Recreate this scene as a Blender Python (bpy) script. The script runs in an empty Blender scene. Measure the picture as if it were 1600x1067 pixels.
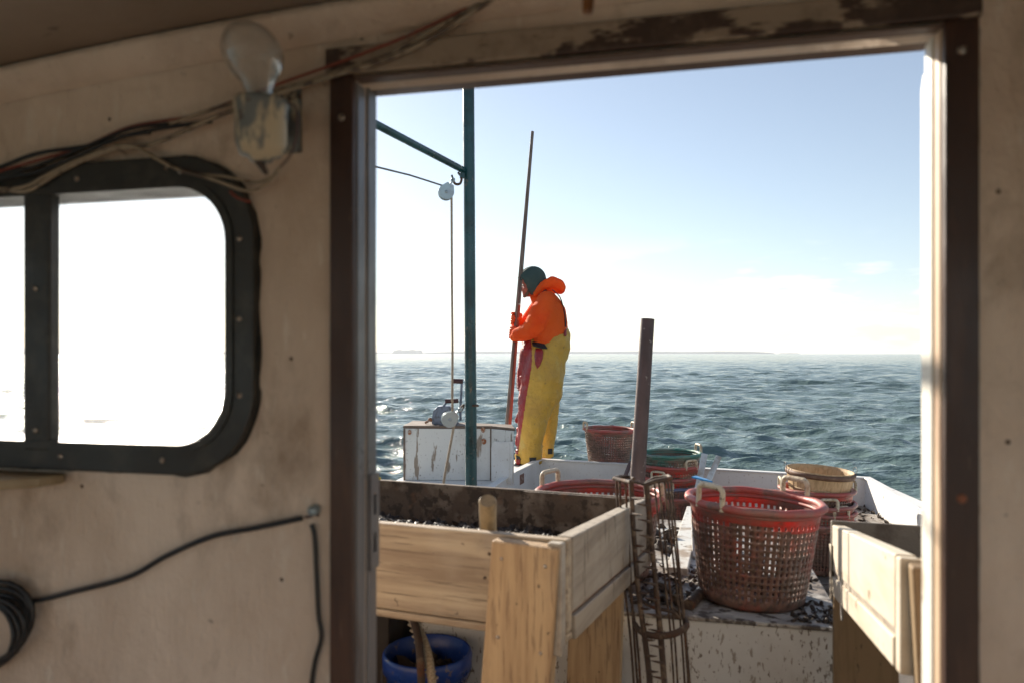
import bpy, math, random
import numpy as np
from mathutils import Vector, Matrix, Euler, Quaternion, noise as mnoise
R = math.radians
S = bpy.context.scene
C = S.collection
random.seed(7)
# ---------------------------------------------------------------- camera, sky, sun, exposure
YAW = R(13)
F = 1155.0                                   # focal length in pixels of the 1600 px photograph
cam = bpy.data.cameras.new('camera'); camo = bpy.data.objects.new('camera', cam); C.objects.link(camo)
camo.location = (0, 0, 0); camo.rotation_euler = (R(90), 0, YAW)
cam.sensor_width = 36; cam.lens = 36*F/1600; cam.shift_y = 19/1600
cam.clip_start = .02; cam.clip_end = 40000
cam.dof.use_dof = True; cam.dof.focus_distance = 8.5; cam.dof.aperture_fstop = 4.0
S.camera = camo
SUN_AZ = R(43); SUN_EL = R(23)               # sun to port of straight aft
sdir = Vector((-math.sin(SUN_AZ)*math.cos(SUN_EL), math.cos(SUN_AZ)*math.cos(SUN_EL), math.sin(SUN_EL)))
W = bpy.data.worlds.new('World'); S.world = W; W.use_nodes = True
wn = W.node_tree; wn.nodes.clear()
def N(t, typ, **k):
    n = t.nodes.new(typ)
    for a, b in k.items(): setattr(n, a, b)
    return n
sky = N(wn, 'ShaderNodeTexSky', sky_type='NISHITA'); sky.sun_disc = False
sky.sun_elevation = SUN_EL; sky.sun_rotation = -SUN_AZ; sky.air_density = 1.0; sky.dust_density = .25; sky.ozone_density = 1.6
tc = N(wn, 'ShaderNodeTexCoord')
# thin low fair-weather clouds
sep = N(wn, 'ShaderNodeSeparateXYZ'); wn.links.new(tc.outputs['Generated'], sep.inputs[0])
mp = N(wn, 'ShaderNodeMapping'); mp.inputs['Scale'].default_value = (7, 7, 34); mp.inputs['Location'].default_value = (3.1, 1.7, .4)
wn.links.new(tc.outputs['Generated'], mp.inputs[0])
nz = N(wn, 'ShaderNodeTexNoise'); nz.inputs['Scale'].default_value = 1.0; nz.inputs['Detail'].default_value = 6; nz.inputs['Roughness'].default_value = .55
wn.links.new(mp.outputs[0], nz.inputs['Vector'])
r1 = N(wn, 'ShaderNodeMapRange'); r1.inputs[1].default_value = .50; r1.inputs[2].default_value = .60; wn.links.new(nz.outputs[0], r1.inputs[0])
r2 = N(wn, 'ShaderNodeMapRange'); r2.inputs[1].default_value = .17; r2.inputs[2].default_value = .06; r2.interpolation_type = 'SMOOTHSTEP'
wn.links.new(sep.outputs[2], r2.inputs[0])
mm = N(wn, 'ShaderNodeMath', operation='MULTIPLY'); wn.links.new(r1.outputs[0], mm.inputs[0]); wn.links.new(r2.outputs[0], mm.inputs[1])
m2 = N(wn, 'ShaderNodeMath', operation='MULTIPLY'); m2.inputs[1].default_value = .55; wn.links.new(mm.outputs[0], m2.inputs[0])
mix = N(wn, 'ShaderNodeMixRGB'); mix.inputs['Color2'].default_value = (9.5, 9.6, 9.8, 1)
wn.links.new(m2.outputs[0], mix.inputs['Fac']); wn.links.new(sky.outputs[0], mix.inputs['Color1'])
bg = N(wn, 'ShaderNodeBackground'); bg.inputs['Strength'].default_value = .063
out = N(wn, 'ShaderNodeOutputWorld'); wb = N(wn, 'ShaderNodeHueSaturation'); wb.inputs['Saturation'].default_value = .72; wn.links.new(mix.outputs[0], wb.inputs['Color']); wn.links.new(wb.outputs[0], bg.inputs[0]); wn.links.new(bg.outputs[0], out.inputs[0])
sl = bpy.data.lights.new('sun', 'SUN'); sl.energy = 4.3; sl.angle = R(.53); sl.color = (1, .90, .76)
so = bpy.data.objects.new('sun', sl); C.objects.link(so); so.rotation_euler = sdir.to_track_quat('Z', 'Y').to_euler()
S.view_settings.view_transform = 'Standard'; S.view_settings.look = 'None'; S.view_settings.gamma = 1; S.view_settings.use_curve_mapping = False
S.view_settings.exposure = 1.28
S.render.engine = 'CYCLES'
S.cycles.max_bounces = 14; S.cycles.diffuse_bounces = 9; S.cycles.glossy_bounces = 5; S.cycles.transparent_max_bounces = 12
# ---------------------------------------------------------------- helpers
cY, sY = math.cos(YAW), math.sin(YAW)
def W3(xc, zc, up): return Vector((xc*cY - zc*sY, xc*sY + zc*cY, up))
def at(px, py, d): return W3((px-800)*d/F, d, (552.5-py)*d/F)         # pixel + depth -> world point
def lin(c): return tuple(((v/255)/12.92 if v/255 <= .04045 else ((v/255+.055)/1.055)**2.4) for v in c)
def mat(name, col, rough=.6, layers=(), bump=None, metal=0.0, transl=0.0, spec=.5, rnd=True, coord='Object', bumps=()):
    """procedural material: base colour + noise masked colour layers (col, scale, lo, hi, stretch, detail, amount)"""
    m = bpy.data.materials.new(name); m.use_nodes = True; t = m.node_tree; t.nodes.clear()
    o = N(t, 'ShaderNodeOutputMaterial'); p = N(t, 'ShaderNodeBsdfPrincipled')
    p.inputs['Roughness'].default_value = rough; p.inputs['Metallic'].default_value = metal; p.inputs['Specular IOR Level'].default_value = spec
    tc = N(t, 'ShaderNodeTexCoord'); vec = tc.outputs[coord]
    if rnd:
        oi = N(t, 'ShaderNodeObjectInfo'); ml = N(t, 'ShaderNodeMath', operation='MULTIPLY'); ml.inputs[1].default_value = 37.0
        t.links.new(oi.outputs['Random'], ml.inputs[0]); ad = N(t, 'ShaderNodeVectorMath', operation='ADD')
        t.links.new(vec, ad.inputs[0]); t.links.new(ml.outputs[0], ad.inputs[1]); vec = ad.outputs[0]
    def nzn(scale, st, det, ro=.6):
        mp = N(t, 'ShaderNodeMapping'); mp.inputs['Scale'].default_value = st; t.links.new(vec, mp.inputs[0])
        n = N(t, 'ShaderNodeTexNoise'); n.inputs['Scale'].default_value = scale; n.inputs['Detail'].default_value = det; n.inputs['Roughness'].default_value = ro
        t.links.new(mp.outputs[0], n.inputs['Vector']); return n.outputs[0]
    cur = None
    for L in layers:
        c2, sc, lo, hi = L[:4]; st = L[4] if len(L) > 4 else (1, 1, 1); det = L[5] if len(L) > 5 else 5; am = L[6] if len(L) > 6 else 1
        n = nzn(sc, st, det); r = N(t, 'ShaderNodeMapRange'); r.inputs[1].default_value = lo; r.inputs[2].default_value = hi; r.inputs[4].default_value = am
        t.links.new(n, r.inputs[0]); mx = N(t, 'ShaderNodeMixRGB'); t.links.new(r.outputs[0], mx.inputs['Fac'])
        if cur is None: mx.inputs['Color1'].default_value = (*col, 1)
        else: t.links.new(cur, mx.inputs['Color1'])
        mx.inputs['Color2'].default_value = (*c2, 1); cur = mx.outputs[0]
    if cur is None: p.inputs['Base Color'].default_value = (*col, 1)
    else: t.links.new(cur, p.inputs['Base Color'])
    bl = ([bump] if bump else []) + list(bumps); prev = None
    for b in bl:
        n = nzn(b[0], b[2] if len(b) > 2 else (1, 1, 1), 6, .62); bn = N(t, 'ShaderNodeBump'); bn.inputs['Distance'].default_value = b[1]; bn.inputs['Strength'].default_value = 1
        t.links.new(n, bn.inputs['Height'])
        if prev: t.links.new(prev, bn.inputs['Normal'])
        prev = bn.outputs[0]
    if prev: t.links.new(prev, p.inputs['Normal'])
    if bl or layers:                                     # slight variation of gloss
        n = nzn(9, (1, 1, 1), 4); r = N(t, 'ShaderNodeMapRange'); r.inputs[1].default_value = .3; r.inputs[2].default_value = .7
        r.inputs[3].default_value = max(rough-.12, .05); r.inputs[4].default_value = min(rough+.12, 1); t.links.new(n, r.inputs[0]); t.links.new(r.outputs[0], p.inputs['Roughness'])
    if transl:
        tr = N(t, 'ShaderNodeBsdfTranslucent'); mxs = N(t, 'ShaderNodeMixShader'); mxs.inputs[0].default_value = transl
        if cur is not None: t.links.new(cur, tr.inputs[0])
        else: tr.inputs[0].default_value = (*col, 1)
        t.links.new(p.outputs[0], mxs.inputs[1]); t.links.new(tr.outputs[0], mxs.inputs[2]); t.links.new(mxs.outputs[0], o.inputs[0])
    else: t.links.new(p.outputs[0], o.inputs[0])
    return m
def tag(o, label=None, cat=None, group=None, kind=None):
    if label: o['label'] = label
    if cat: o['category'] = cat
    if group: o['group'] = group
    if kind: o['kind'] = kind
    return o
def empty(name, loc=(0, 0, 0), rz=0, label=None, cat=None, group=None):
    o = bpy.data.objects.new(name, None); C.objects.link(o); o.location = loc; o.rotation_euler = (0, 0, rz); o.empty_display_size = .1
    return tag(o, label, cat, group)
def smooth(pts, n=6):
    pts = [Vector(p) for p in pts]
    if len(pts) < 3: return pts
    P = [2*pts[0]-pts[1]] + pts + [2*pts[-1]-pts[-2]]; o = []
    for i in range(1, len(P)-2):
        for k in range(n):
            t = k/n; a, b, c, d = P[i-1], P[i], P[i+1], P[i+2]
            o.append(.5*((2*b)+(-a+c)*t+(2*a-5*b+4*c-d)*t*t+(-a+3*b-3*c+d)*t**3))
    o.append(pts[-1]); return o
class MB:
    def __init__(s): s.v = []; s.f = []; s.m = []; s.sm = []; s.fn = None
    def add(s, vs, fs, mi=0, smo=False):
        b = len(s.v); s.v += [Vector(v) for v in vs]
        for f in fs: s.f.append(tuple(b+i for i in f)); s.m.append(mi); s.sm.append(smo)
        return s
    def box(s, a, b, mi=0, M=None):
        x0, y0, z0 = a; x1, y1, z1 = b
        vs = [Vector(p) for p in ((x0,y0,z0),(x1,y0,z0),(x1,y1,z0),(x0,y1,z0),(x0,y0,z1),(x1,y0,z1),(x1,y1,z1),(x0,y1,z1))]
        if M is not None: vs = [M @ v for v in vs]
        return s.add(vs, [(0,3,2,1),(4,5,6,7),(0,1,5,4),(1,2,6,5),(2,3,7,6),(3,0,4,7)], mi)
    def hexa(s, bot, top, mi=0):                       # 4 bottom + 4 top corners, ccw from above
        return s.add(list(bot)+list(top), [(0,3,2,1),(4,5,6,7),(0,1,5,4),(1,2,6,5),(2,3,7,6),(3,0,4,7)], mi)
    def tube(s, pts, r, seg=10, mi=0, sm=0, caps=True, flat=1.0, closed=False):
        if sm: 
            if not isinstance(r, (int, float)):
                n0 = len(pts); rr = list(r)
            pts = smooth(pts, sm)
            if not isinstance(r, (int, float)): r = [float(np.interp(i/(len(pts)-1)*(n0-1), range(n0), rr)) for i in range(len(pts))]
        pts = [Vector(p) for p in pts]; n = len(pts)
        if isinstance(r, (int, float)): r = [r]*n
        vs = []; up = None
        for i, p in enumerate(pts):
            if closed: t = pts[(i+1) % n]-pts[i-1]
            else: t = pts[min(i+1, n-1)]-pts[max(i-1, 0)]
            t = t.normalized() if t.length else Vector((0,0,1))
            if up is None:
                up = Vector((0,0,1)) if abs(t.z) < .9 else Vector((0,1,0))
            up = (up - t*up.dot(t)); up = up.normalized() if up.length > 1e-6 else t.orthogonal().normalized()
            sd = t.cross(up)
            for k in range(seg):
                a = 2*math.pi*k/seg; vs.append(p + (sd*math.cos(a) + up*math.sin(a)*flat)*r[i])
        fs = []
        for i in range(n if closed else n-1):
            for k in range(seg):
                a = i*seg+k; b = i*seg+(k+1) % seg; j = (i+1) % n; fs.append((a, b, j*seg+(k+1) % seg, j*seg+k))
        s.add(vs, fs, mi, True)
        if caps and not closed: s.add([vs[k] for k in range(seg)], [tuple(range(seg))[::-1]], mi); s.add([vs[-seg+k] for k in range(seg)], [tuple(range(seg))], mi)
        return s
    def lathe(s, prof, seg=32, mi=0, c=(0,0,0), smo=True, axis='z'):
        vs = []
        for r, z in prof:
            for k in range(seg):
                a = 2*math.pi*k/seg; q = (r*math.cos(a), r*math.sin(a), z)
                if axis == 'y': q = (q[0], q[2], q[1])
                if axis == 'x': q = (q[2], q[0], q[1])
                vs.append(Vector(q)+Vector(c))
        fs = [(i*seg+k, i*seg+(k+1) % seg, (i+1)*seg+(k+1) % seg, (i+1)*seg+k) for i in range(len(prof)-1) for k in range(seg)]
        return s.add(vs, fs, mi, smo)
    def ball(s, c, r, seg=12, mi=0, sc=(1,1,1), M=None):
        c = Vector(c); vs = []
        rings = seg//2+1
        for i in range(rings+1):
            th = math.pi*i/rings
            for k in range(seg):
                a = 2*math.pi*k/seg; v = Vector((math.sin(th)*math.cos(a)*sc[0], math.sin(th)*math.sin(a)*sc[1], math.cos(th)*sc[2]))*r
                vs.append((M @ v if M is not None else v)+c)
        fs = [(i*seg+k, (i+1)*seg+k, (i+1)*seg+(k+1) % seg, i*seg+(k+1) % seg) for i in range(rings) for k in range(seg)]
        return s.add(vs, fs, mi, True)
    def caps(s, pts, rad, ys=1.0, seg=14, n=5):        # chain of blobs for voxel bodies
        for i in range(len(pts)-1):
            a, b = Vector(pts[i]), Vector(pts[i+1])
            for k in range(n+1):
                t = k/n; s.ball(a.lerp(b, t), rad[i]*(1-t)+rad[i+1]*t, seg, sc=(1, ys, 1))
        return s
    def build(s, name, mats, parent=None, bevel=0, smoothall=False, origin=None):
        me = bpy.data.meshes.new(name); vs = s.v
        if s.fn: vs = [s.fn(v) for v in vs]
        if origin is not None: vs = [v-Vector(origin) for v in vs]
        me.from_pydata([tuple(v) for v in vs], [], s.f)
        if not isinstance(mats, (list, tuple)): mats = [mats]
        for m in mats: me.materials.append(m)
        me.polygons.foreach_set('material_index', s.m); me.polygons.foreach_set('use_smooth', [smoothall or x for x in s.sm])
        me.update()
        o = bpy.data.objects.new(name, me); C.objects.link(o)
        if origin is not None: o.location = origin
        if parent: o.parent = parent
        if bevel:
            b = o.modifiers.new('bevel', 'BEVEL'); b.width = bevel; b.segments = 2; b.limit_method = 'ANGLE'; b.angle_limit = R(40)
        return o
def bake(o):
    """apply the modifiers of o to its mesh"""
    dg = bpy.context.evaluated_depsgraph_get(); dg.update(); me = bpy.data.meshes.new_from_object(o.evaluated_get(dg)); o.modifiers.clear(); o.data = me; return o
def rrect(x0, y0, x1, y1, r, n=8):
    p = []
    for cx, cy, a0 in ((x1-r, y1-r, 0), (x0+r, y1-r, 90), (x0+r, y0+r, 180), (x1-r, y0+r, 270)):
        for k in range(n+1): a = R(a0+90*k/n); p.append((cx+r*math.cos(a), cy+r*math.sin(a)))
    return p
def plate(name, loops, y0, y1, m, parent=None, bevel=0.0):
    """vertical plate in the XZ plane with holes: loops[0] outline, the others holes; from y0 to y1"""
    cu = bpy.data.curves.new(name, 'CURVE'); cu.dimensions = '2D'; cu.fill_mode = 'BOTH'; cu.extrude = (y1-y0)/2; cu.bevel_depth = bevel
    for lp in loops:
        sp = cu.splines.new('POLY'); sp.points.add(len(lp)-1); sp.use_cyclic_u = True
        for i, (x, z) in enumerate(lp): sp.points[i].co = (x, z, 0, 1)
    t = bpy.data.objects.new(name, cu); C.objects.link(t); dg = bpy.context.evaluated_depsgraph_get(); dg.update()
    me = bpy.data.meshes.new_from_object(t.evaluated_get(dg)); bpy.data.objects.remove(t)
    me.transform(Matrix.Translation((0, (y0+y1)/2, 0)) @ Matrix.Rotation(R(90), 4, 'X'))
    me.materials.clear(); me.materials.append(m)
    o = bpy.data.objects.new(name, me); C.objects.link(o)
    if parent: o.parent = parent
    return o
# ---------------------------------------------------------------- materials
wh = (.62, .62, .60)
MUD = (.085, .060, .042); MUDL = (.19, .125, .095)
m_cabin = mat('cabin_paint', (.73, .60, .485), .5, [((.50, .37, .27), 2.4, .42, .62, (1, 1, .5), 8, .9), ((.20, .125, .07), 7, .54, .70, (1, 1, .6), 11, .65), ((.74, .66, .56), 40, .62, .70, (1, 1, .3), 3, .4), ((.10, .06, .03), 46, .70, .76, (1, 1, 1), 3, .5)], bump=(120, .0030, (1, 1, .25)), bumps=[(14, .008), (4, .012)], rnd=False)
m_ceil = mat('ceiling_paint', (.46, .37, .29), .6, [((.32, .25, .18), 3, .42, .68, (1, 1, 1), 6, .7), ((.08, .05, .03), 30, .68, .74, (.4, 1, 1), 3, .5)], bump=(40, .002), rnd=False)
m_brown = mat('brown_varnished_wood', (.045, .020, .013), .42, [((.085, .038, .022), 5, .45, .65, (6, 6, .8), 5, .8), ((.15, .09, .06), 30, .66, .72, (3, 3, .4), 4, .5)], bump=(40, .0008, (4, 4, .6)), rnd=False)
m_header = mat('peeling_header_paint', (.34, .26, .19), .6, [((.045, .022, .015), 11, .46, .50, (.8, 1, 2.4), 6, .95), ((.14, .10, .07), 30, .5, .7, (1, 1, 1), 4, .5)], bump=(30, .002), rnd=False)
m_under = mat('worn_brown_lintel', (.10, .06, .042), .55, [((.20, .15, .11), 8, .52, .7, (.5, 2, 1), 6, .7)], bump=(40, .001), rnd=False)
m_jambgrey = mat('grey_jamb_paint', (.15, .14, .14), .35, [((.07, .045, .035), 7, .55, .64, (2, 2, .5), 6, .7)], rnd=False)
m_jambwhite = mat('white_jamb_paint', (.68, .65, .58), .5, [((.33, .25, .17), 22, .58, .68, (1, 1, .5), 5, .7), ((.10, .06, .04), 50, .68, .71, (1, 1, .6), 4, .8)], bump=(40, .001), rnd=False)
m_jambtan = mat('tan_jamb_wood', (.50, .36, .24), .5, [((.22, .12, .07), 12, .5, .7, (2, 2, .4), 5, .7)], rnd=False)
m_rubber = mat('dark_window_gasket', (.022, .021, .018), .45, [((.05, .045, .035), 20, .5, .7)], bump=(60, .0006), rnd=False)
m_screw = mat('dull_screw_metal', (.42, .38, .33), .4, [((.20, .10, .05), 300, .5, .6)], metal=.7)
m_cable = mat('black_cable_rubber', (.012, .012, .013), .4)
m_wtan = mat('tan_wire', (.30, .24, .17), .5, [((.10, .07, .05), 30, .5, .6)])
m_wred = mat('red_wire', (.22, .05, .03), .5)
m_pine = lambda n, st: mat(n, (.45, .31, .17), .62, [((.33, .21, .11), 4, .42, .60, st, 8, .95), ((.17, .10, .055), 9, .56, .60, (st[0]*1.3, st[1]*1.3, st[2]*1.3), 4, .55), ((.24, .19, .14), 5, .55, .75, (1, 1, 1), 6, .55), ((.10, .065, .04), 30, .69, .72, (1, 1, 1), 2, .8)], bump=(14, .0015, st), bumps=[(60, .0006)])
m_pine_v = m_pine('pine_upright', (9, 9, .6)); 
m_grey_x = mat('weathered_board', (.42, .335, .23), .68, [((.23, .165, .11), 4, .42, .62, (.5, 9, 9), 8, .9), ((.12, .085, .055), 10, .57, .61, (.4, 11, 11), 6, .75), ((.16, .14, .12), 5, .58, .68, (1, 1, 1), 8, .6), ((.47, .41, .33), 3, .5, .75, (1, 1, 1), 6, .6), ((.07, .05, .035), 40, .69, .72, (1, 1, 1), 3, .8)], bump=(14, .0018, (.5, 9, 9)))
m_grey_y = mat('weathered_side_board', (.34, .29, .23), .68, [((.22, .18, .14), 4, .42, .64, (9, .5, 9), 6, .9), ((.12, .09, .065), 9, .60, .635, (4, 4, .8), 6, .75), ((.44, .41, .36), 3, .5, .75, (1, 1, 1), 6, .6)], bump=(14, .0018, (9, .5, 9)))
m_pale_y = mat('pale_scuffed_board', (.56, .50, .40), .6, [((.44, .36, .26), 4, .45, .7, (4, .6, 4), 6, .8), ((.22, .13, .07), 14, .63, .67, (1, 1, 2), 5, .7)], bump=(20, .001))
m_ply = mat('brown_plywood', (.24, .165, .09), .6, [((.17, .11, .055), 5, .45, .65, (6, 6, .8), 5, .8), ((.06, .045, .03), 16, .66, .70, (3, 1, 1), 4, .7)], bump=(20, .001))
m_traymud = mat('muddy_tray_board', (.10, .068, .046), .75, [((.22, .175, .135), 9, .50, .62, (1, 1, 1), 8, .85), ((.045, .030, .020), 26, .52, .58, (1, 1, 1), 6, .9), ((.21, .10, .045), 12, .60, .72, (1, 1, 1), 5, .5)], bump=(50, .004), rnd=False)
m_traygrey = mat('grey_muddy_board', (.20, .18, .15), .75, [((.12, .10, .08), 8, .48, .62), ((.045, .030, .025), 20, .64, .68, (1, 1, 1), 5, .9)], bump=(50, .003))
spl = [((.50, .48, .44), 3, .45, .7, (1, 1, 1), 6, .8), ((.17, .12, .075), 62, .605, .635, (1, 1, .35), 4, .65), ((.10, .07, .045), 95, .63, .65, (1, 1, .4), 3, .8), ((.30, .25, .19), 4, .55, .75, (1, 1, 1), 6, .5)]
m_white = mat('mud_splattered_white', wh, .5, spl, bump=(45, .0008), rnd=False)
m_white2 = mat('scuffed_white_gelcoat', (.74, .73, .71), .45, [((.58, .55, .50), 3, .48, .75, (1, 1, 1), 6, .7), ((.25, .17, .11), 16, .655, .685, (1, 1, 1), 6, .8), ((.36, .28, .2), 60, .66, .69, (1, 1, 1), 3, .7)], bump=(30, .0008), rnd=False)
m_boxpaint = mat('peeling_white_paint', (.64, .64, .61), .5, [((.48, .46, .41), 4, .5, .75, (1, 1, .6), 6, .8), ((.22, .16, .11), 9, .58, .605, (2.4, 2.4, .4), 7, .9), ((.12, .09, .07), 60, .66, .68, (1, 1, 1), 3, .8)], bump=(25, .0016), rnd=False)
m_deck = mat('dirty_deck', (.50, .49, .46), .55, [((.16, .12, .09), 3.2, .44, .56, (1, 1, 1), 7, .85), ((.055, .040, .03), 22, .52, .60, (1, 1, 1), 6, .9), ((.70, .69, .67), 7, .62, .7, (1, 1, 1), 5, .6)], bump=(30, .006), rnd=False)
m_deckdark = mat('wet_deck', (.17, .15, .13), .35, [((.06, .045, .035), 4, .45, .6, (1, 1, 1), 7, .9), ((.42, .40, .37), 12, .63, .68, (1, 1, 1), 5, .7)], bump=(30, .005), rnd=False)
m_plankbrown = mat('brown_edge_board', (.13, .09, .065), .7, [((.24, .20, .165), 8, .5, .65, (1, 1, 3), 5, .7)], bump=(30, .0015))
m_hull = mat('hull_white', (.70, .70, .68), .35, [((.4, .36, .3), 3, .55, .75)], rnd=False)
m_green = mat('green_painted_pipe', (.010, .062, .072), .32, [((.005, .030, .034), 8, .45, .65), ((.16, .13, .10), 34, .66, .69, (1, 1, .7), 5, .8), ((.28, .26, .22), 8, .69, .72, (3, 3, .6), 6, .6)], bump=(40, .0006), rnd=False)
m_rust = mat('rusty_brown_pipe', (.105, .062, .056), .6, [((.06, .035, .03), 6, .45, .65, (1, 1, .4), 6, .8), ((.30, .25, .22), 24, .635, .67, (1, 1, .8), 6, .7)], bump=(40, .0015), rnd=False)
m_iron = mat('rusty_muddy_iron', (.055, .034, .024), .75, [((.15, .105, .07), 40, .50, .62), ((.11, .04, .018), 18, .56, .68)], bump=(120, .002))
m_galv = mat('galvanised_steel', (.34, .42, .45), .38, [((.32, .36, .40), 40, .5, .65), ((.12, .09, .08), 90, .66, .69)], metal=.55)
m_rope = mat('tan_rope', (.42, .34, .24), .8, [((.25, .19, .13), 200, .45, .6)])
m_wire = mat('steel_wire', (.10, .09, .08), .5)
m_winch = mat('blue_grey_metal', (.16, .20, .27), .4, [((.07, .08, .10), 30, .5, .65)], metal=.3)
m_grip = mat('dark_red_grip', (.06, .018, .018), .5)
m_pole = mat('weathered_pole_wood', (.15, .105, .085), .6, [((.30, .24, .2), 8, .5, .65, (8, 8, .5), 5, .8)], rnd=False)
m_pole2 = mat('lit_red_pole_wood', (.42, .075, .035), .45, [((.24, .05, .03), 8, .5, .65, (8, 8, .5), 5, .8)], rnd=False)
m_orange = mat('orange_fleece', (1.0, .160, .018), .85, [((.95, .105, .010), 6, .45, .7)], bump=(160, .0012), bumps=[(8, .030, (1, 1, 1.7)), (20, .010, (1, 1, 1.3))], transl=.34)
m_orangeg = mat('orange_rubber_glove', (.88, .10, .01), .45, bump=(40, .002), transl=.1)
m_hood = mat('dark_green_cloth', (.045, .075, .068), .85, [((.065, .095, .082), 9, .5, .7)], bump=(150, .001), bumps=[(10, .006)])
m_yel = mat('muddy_yellow_oilskin', (.56, .335, .045), .48, [((.43, .25, .045), 5, .45, .68, (1, 1, .8), 6, .8), ((.54, .42, .13), 7, .60, .70, (1, 1, .8), 5, .5), ((.12, .09, .05), 34, .665, .69, (1, 1, 1), 4, .55)], bump=(60, .001), bumps=[(6, .034, (1, 1, .6)), (15, .012, (1, 1, 1.8))], rnd=False)
m_redcl = mat('shiny_red_oilskin', (.30, .018, .018), .34, [((.22, .020, .022), 6, .45, .68), ((.42, .15, .13), 20, .62, .68, (1, 1, 1), 5, .5)], bump=(6, .020, (1, 1, .5)), bumps=[(13, .008, (1, 1, 2.2))], rnd=False)
m_black = mat('black_rubber', (.012, .013, .016), .5)
m_skin = mat('ruddy_skin', (.46, .13, .085), .5, [((.34, .07, .05), 30, .5, .65)], transl=.05)
m_beard = mat('brown_beard', (.16, .085, .05), .9, bump=(300, .003))
def bmat(n, c, c2, mud=.50, tr=.13): return mat(n, c, .45, [(c2, 9, .45, .65, (1, 1, 1), 5, .7), (MUDL, 7, mud-.26, mud-.01, (1, 1, .8), 12, .93), (MUD, 30, mud-.02, mud+.09, (1, 1, 1), 10, .65)], bump=(60, .0015), transl=tr)
m_bred = bmat('muddy_red_plastic', (.60, .055, .028), (.42, .06, .04), .47)
m_bband = bmat('red_plastic_band', (.70, .030, .018), (.50, .05, .035), .60, .3)
m_bredc = bmat('mudcaked_red_plastic', (.46, .08, .055), (.36, .09, .06), .50)
m_bgreen = bmat('muddy_green_plastic', (.03, .22, .17), (.04, .16, .13), .56)
m_bblue = bmat('muddy_blue_plastic', (.06, .11, .26), (.06, .09, .18), .54)
m_rim = mat('rim_red_plastic', (.42, .085, .068), .5, [((.30, .17, .14), 7, .42, .6, (1, 1, 1), 7, .85), ((.16, .105, .085), 14, .55, .66, (1, 1, 1), 6, .7)], bump=(50, .002), transl=.08)
m_rimg = mat('rim_green_plastic', (.06, .20, .155), .5, [((.20, .22, .18), 7, .45, .62, (1, 1, 1), 7, .8), ((.10, .08, .06), 20, .6, .68)], bump=(50, .002))
m_rimb = mat('rim_blue_plastic', (.10, .13, .24), .5, [((.20, .19, .2), 7, .45, .62, (1, 1, 1), 7, .8)], bump=(50, .002))
m_handle = mat('muddy_cream_handle', (.58, .50, .36), .5, [((.30, .20, .12), 40, .50, .64, (1, 1, 1), 5, .9), ((.09, .06, .04), 55, .62, .66, (1, 1, 1), 4, .8)], bump=(60, .002))
m_slat = mat('pale_basket_veneer', (.62, .44, .25), .65, [((.42, .27, .14), 20, .45, .65, (3, 3, .5), 5, .8)], bump=(50, .001), transl=.15)
m_hoop = mat('brown_basket_hoop', (.15, .075, .045), .6, [((.26, .16, .1), 20, .5, .7, (1, 1, 3))])
m_bucket = mat('blue_bucket_plastic', (.010, .045, .24), .35, [((.01, .03, .13), 8, .5, .7), ((.16, .12, .09), 40, .62, .66, (1, 1, 1), 5, .8)], bump=(40, .001))
m_mussel = mat('wet_dark_shells', (.028, .021, .018), .55, [((.075, .055, .04), 30, .5, .6), ((.14, .12, .10), 60, .66, .69)], spec=.3)
m_shell = mat('muddy_oyster_shell', (.16, .115, .08), .7, [((.36, .31, .26), 30, .52, .62), ((.05, .035, .025), 30, .3, .42)], bump=(80, .003))
m_pvc = mat('dirty_white_pipe', (.62, .61, .57), .45, [((.33, .26, .19), 10, .5, .62), ((.14, .10, .07), 30, .62, .66)])
m_alu = mat('pale_grey_slat', (.58, .59, .58), .5, [((.38, .34, .29), 9, .5, .62)])
m_cyan = mat('bright_blue_plastic', (.01, .22, .52), .35)
m_shelf = mat('tan_shelf_wood', (.33, .25, .15), .5, [((.24, .17, .09), 8, .45, .6, (.6, 4, 4), 5, .8)])
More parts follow.
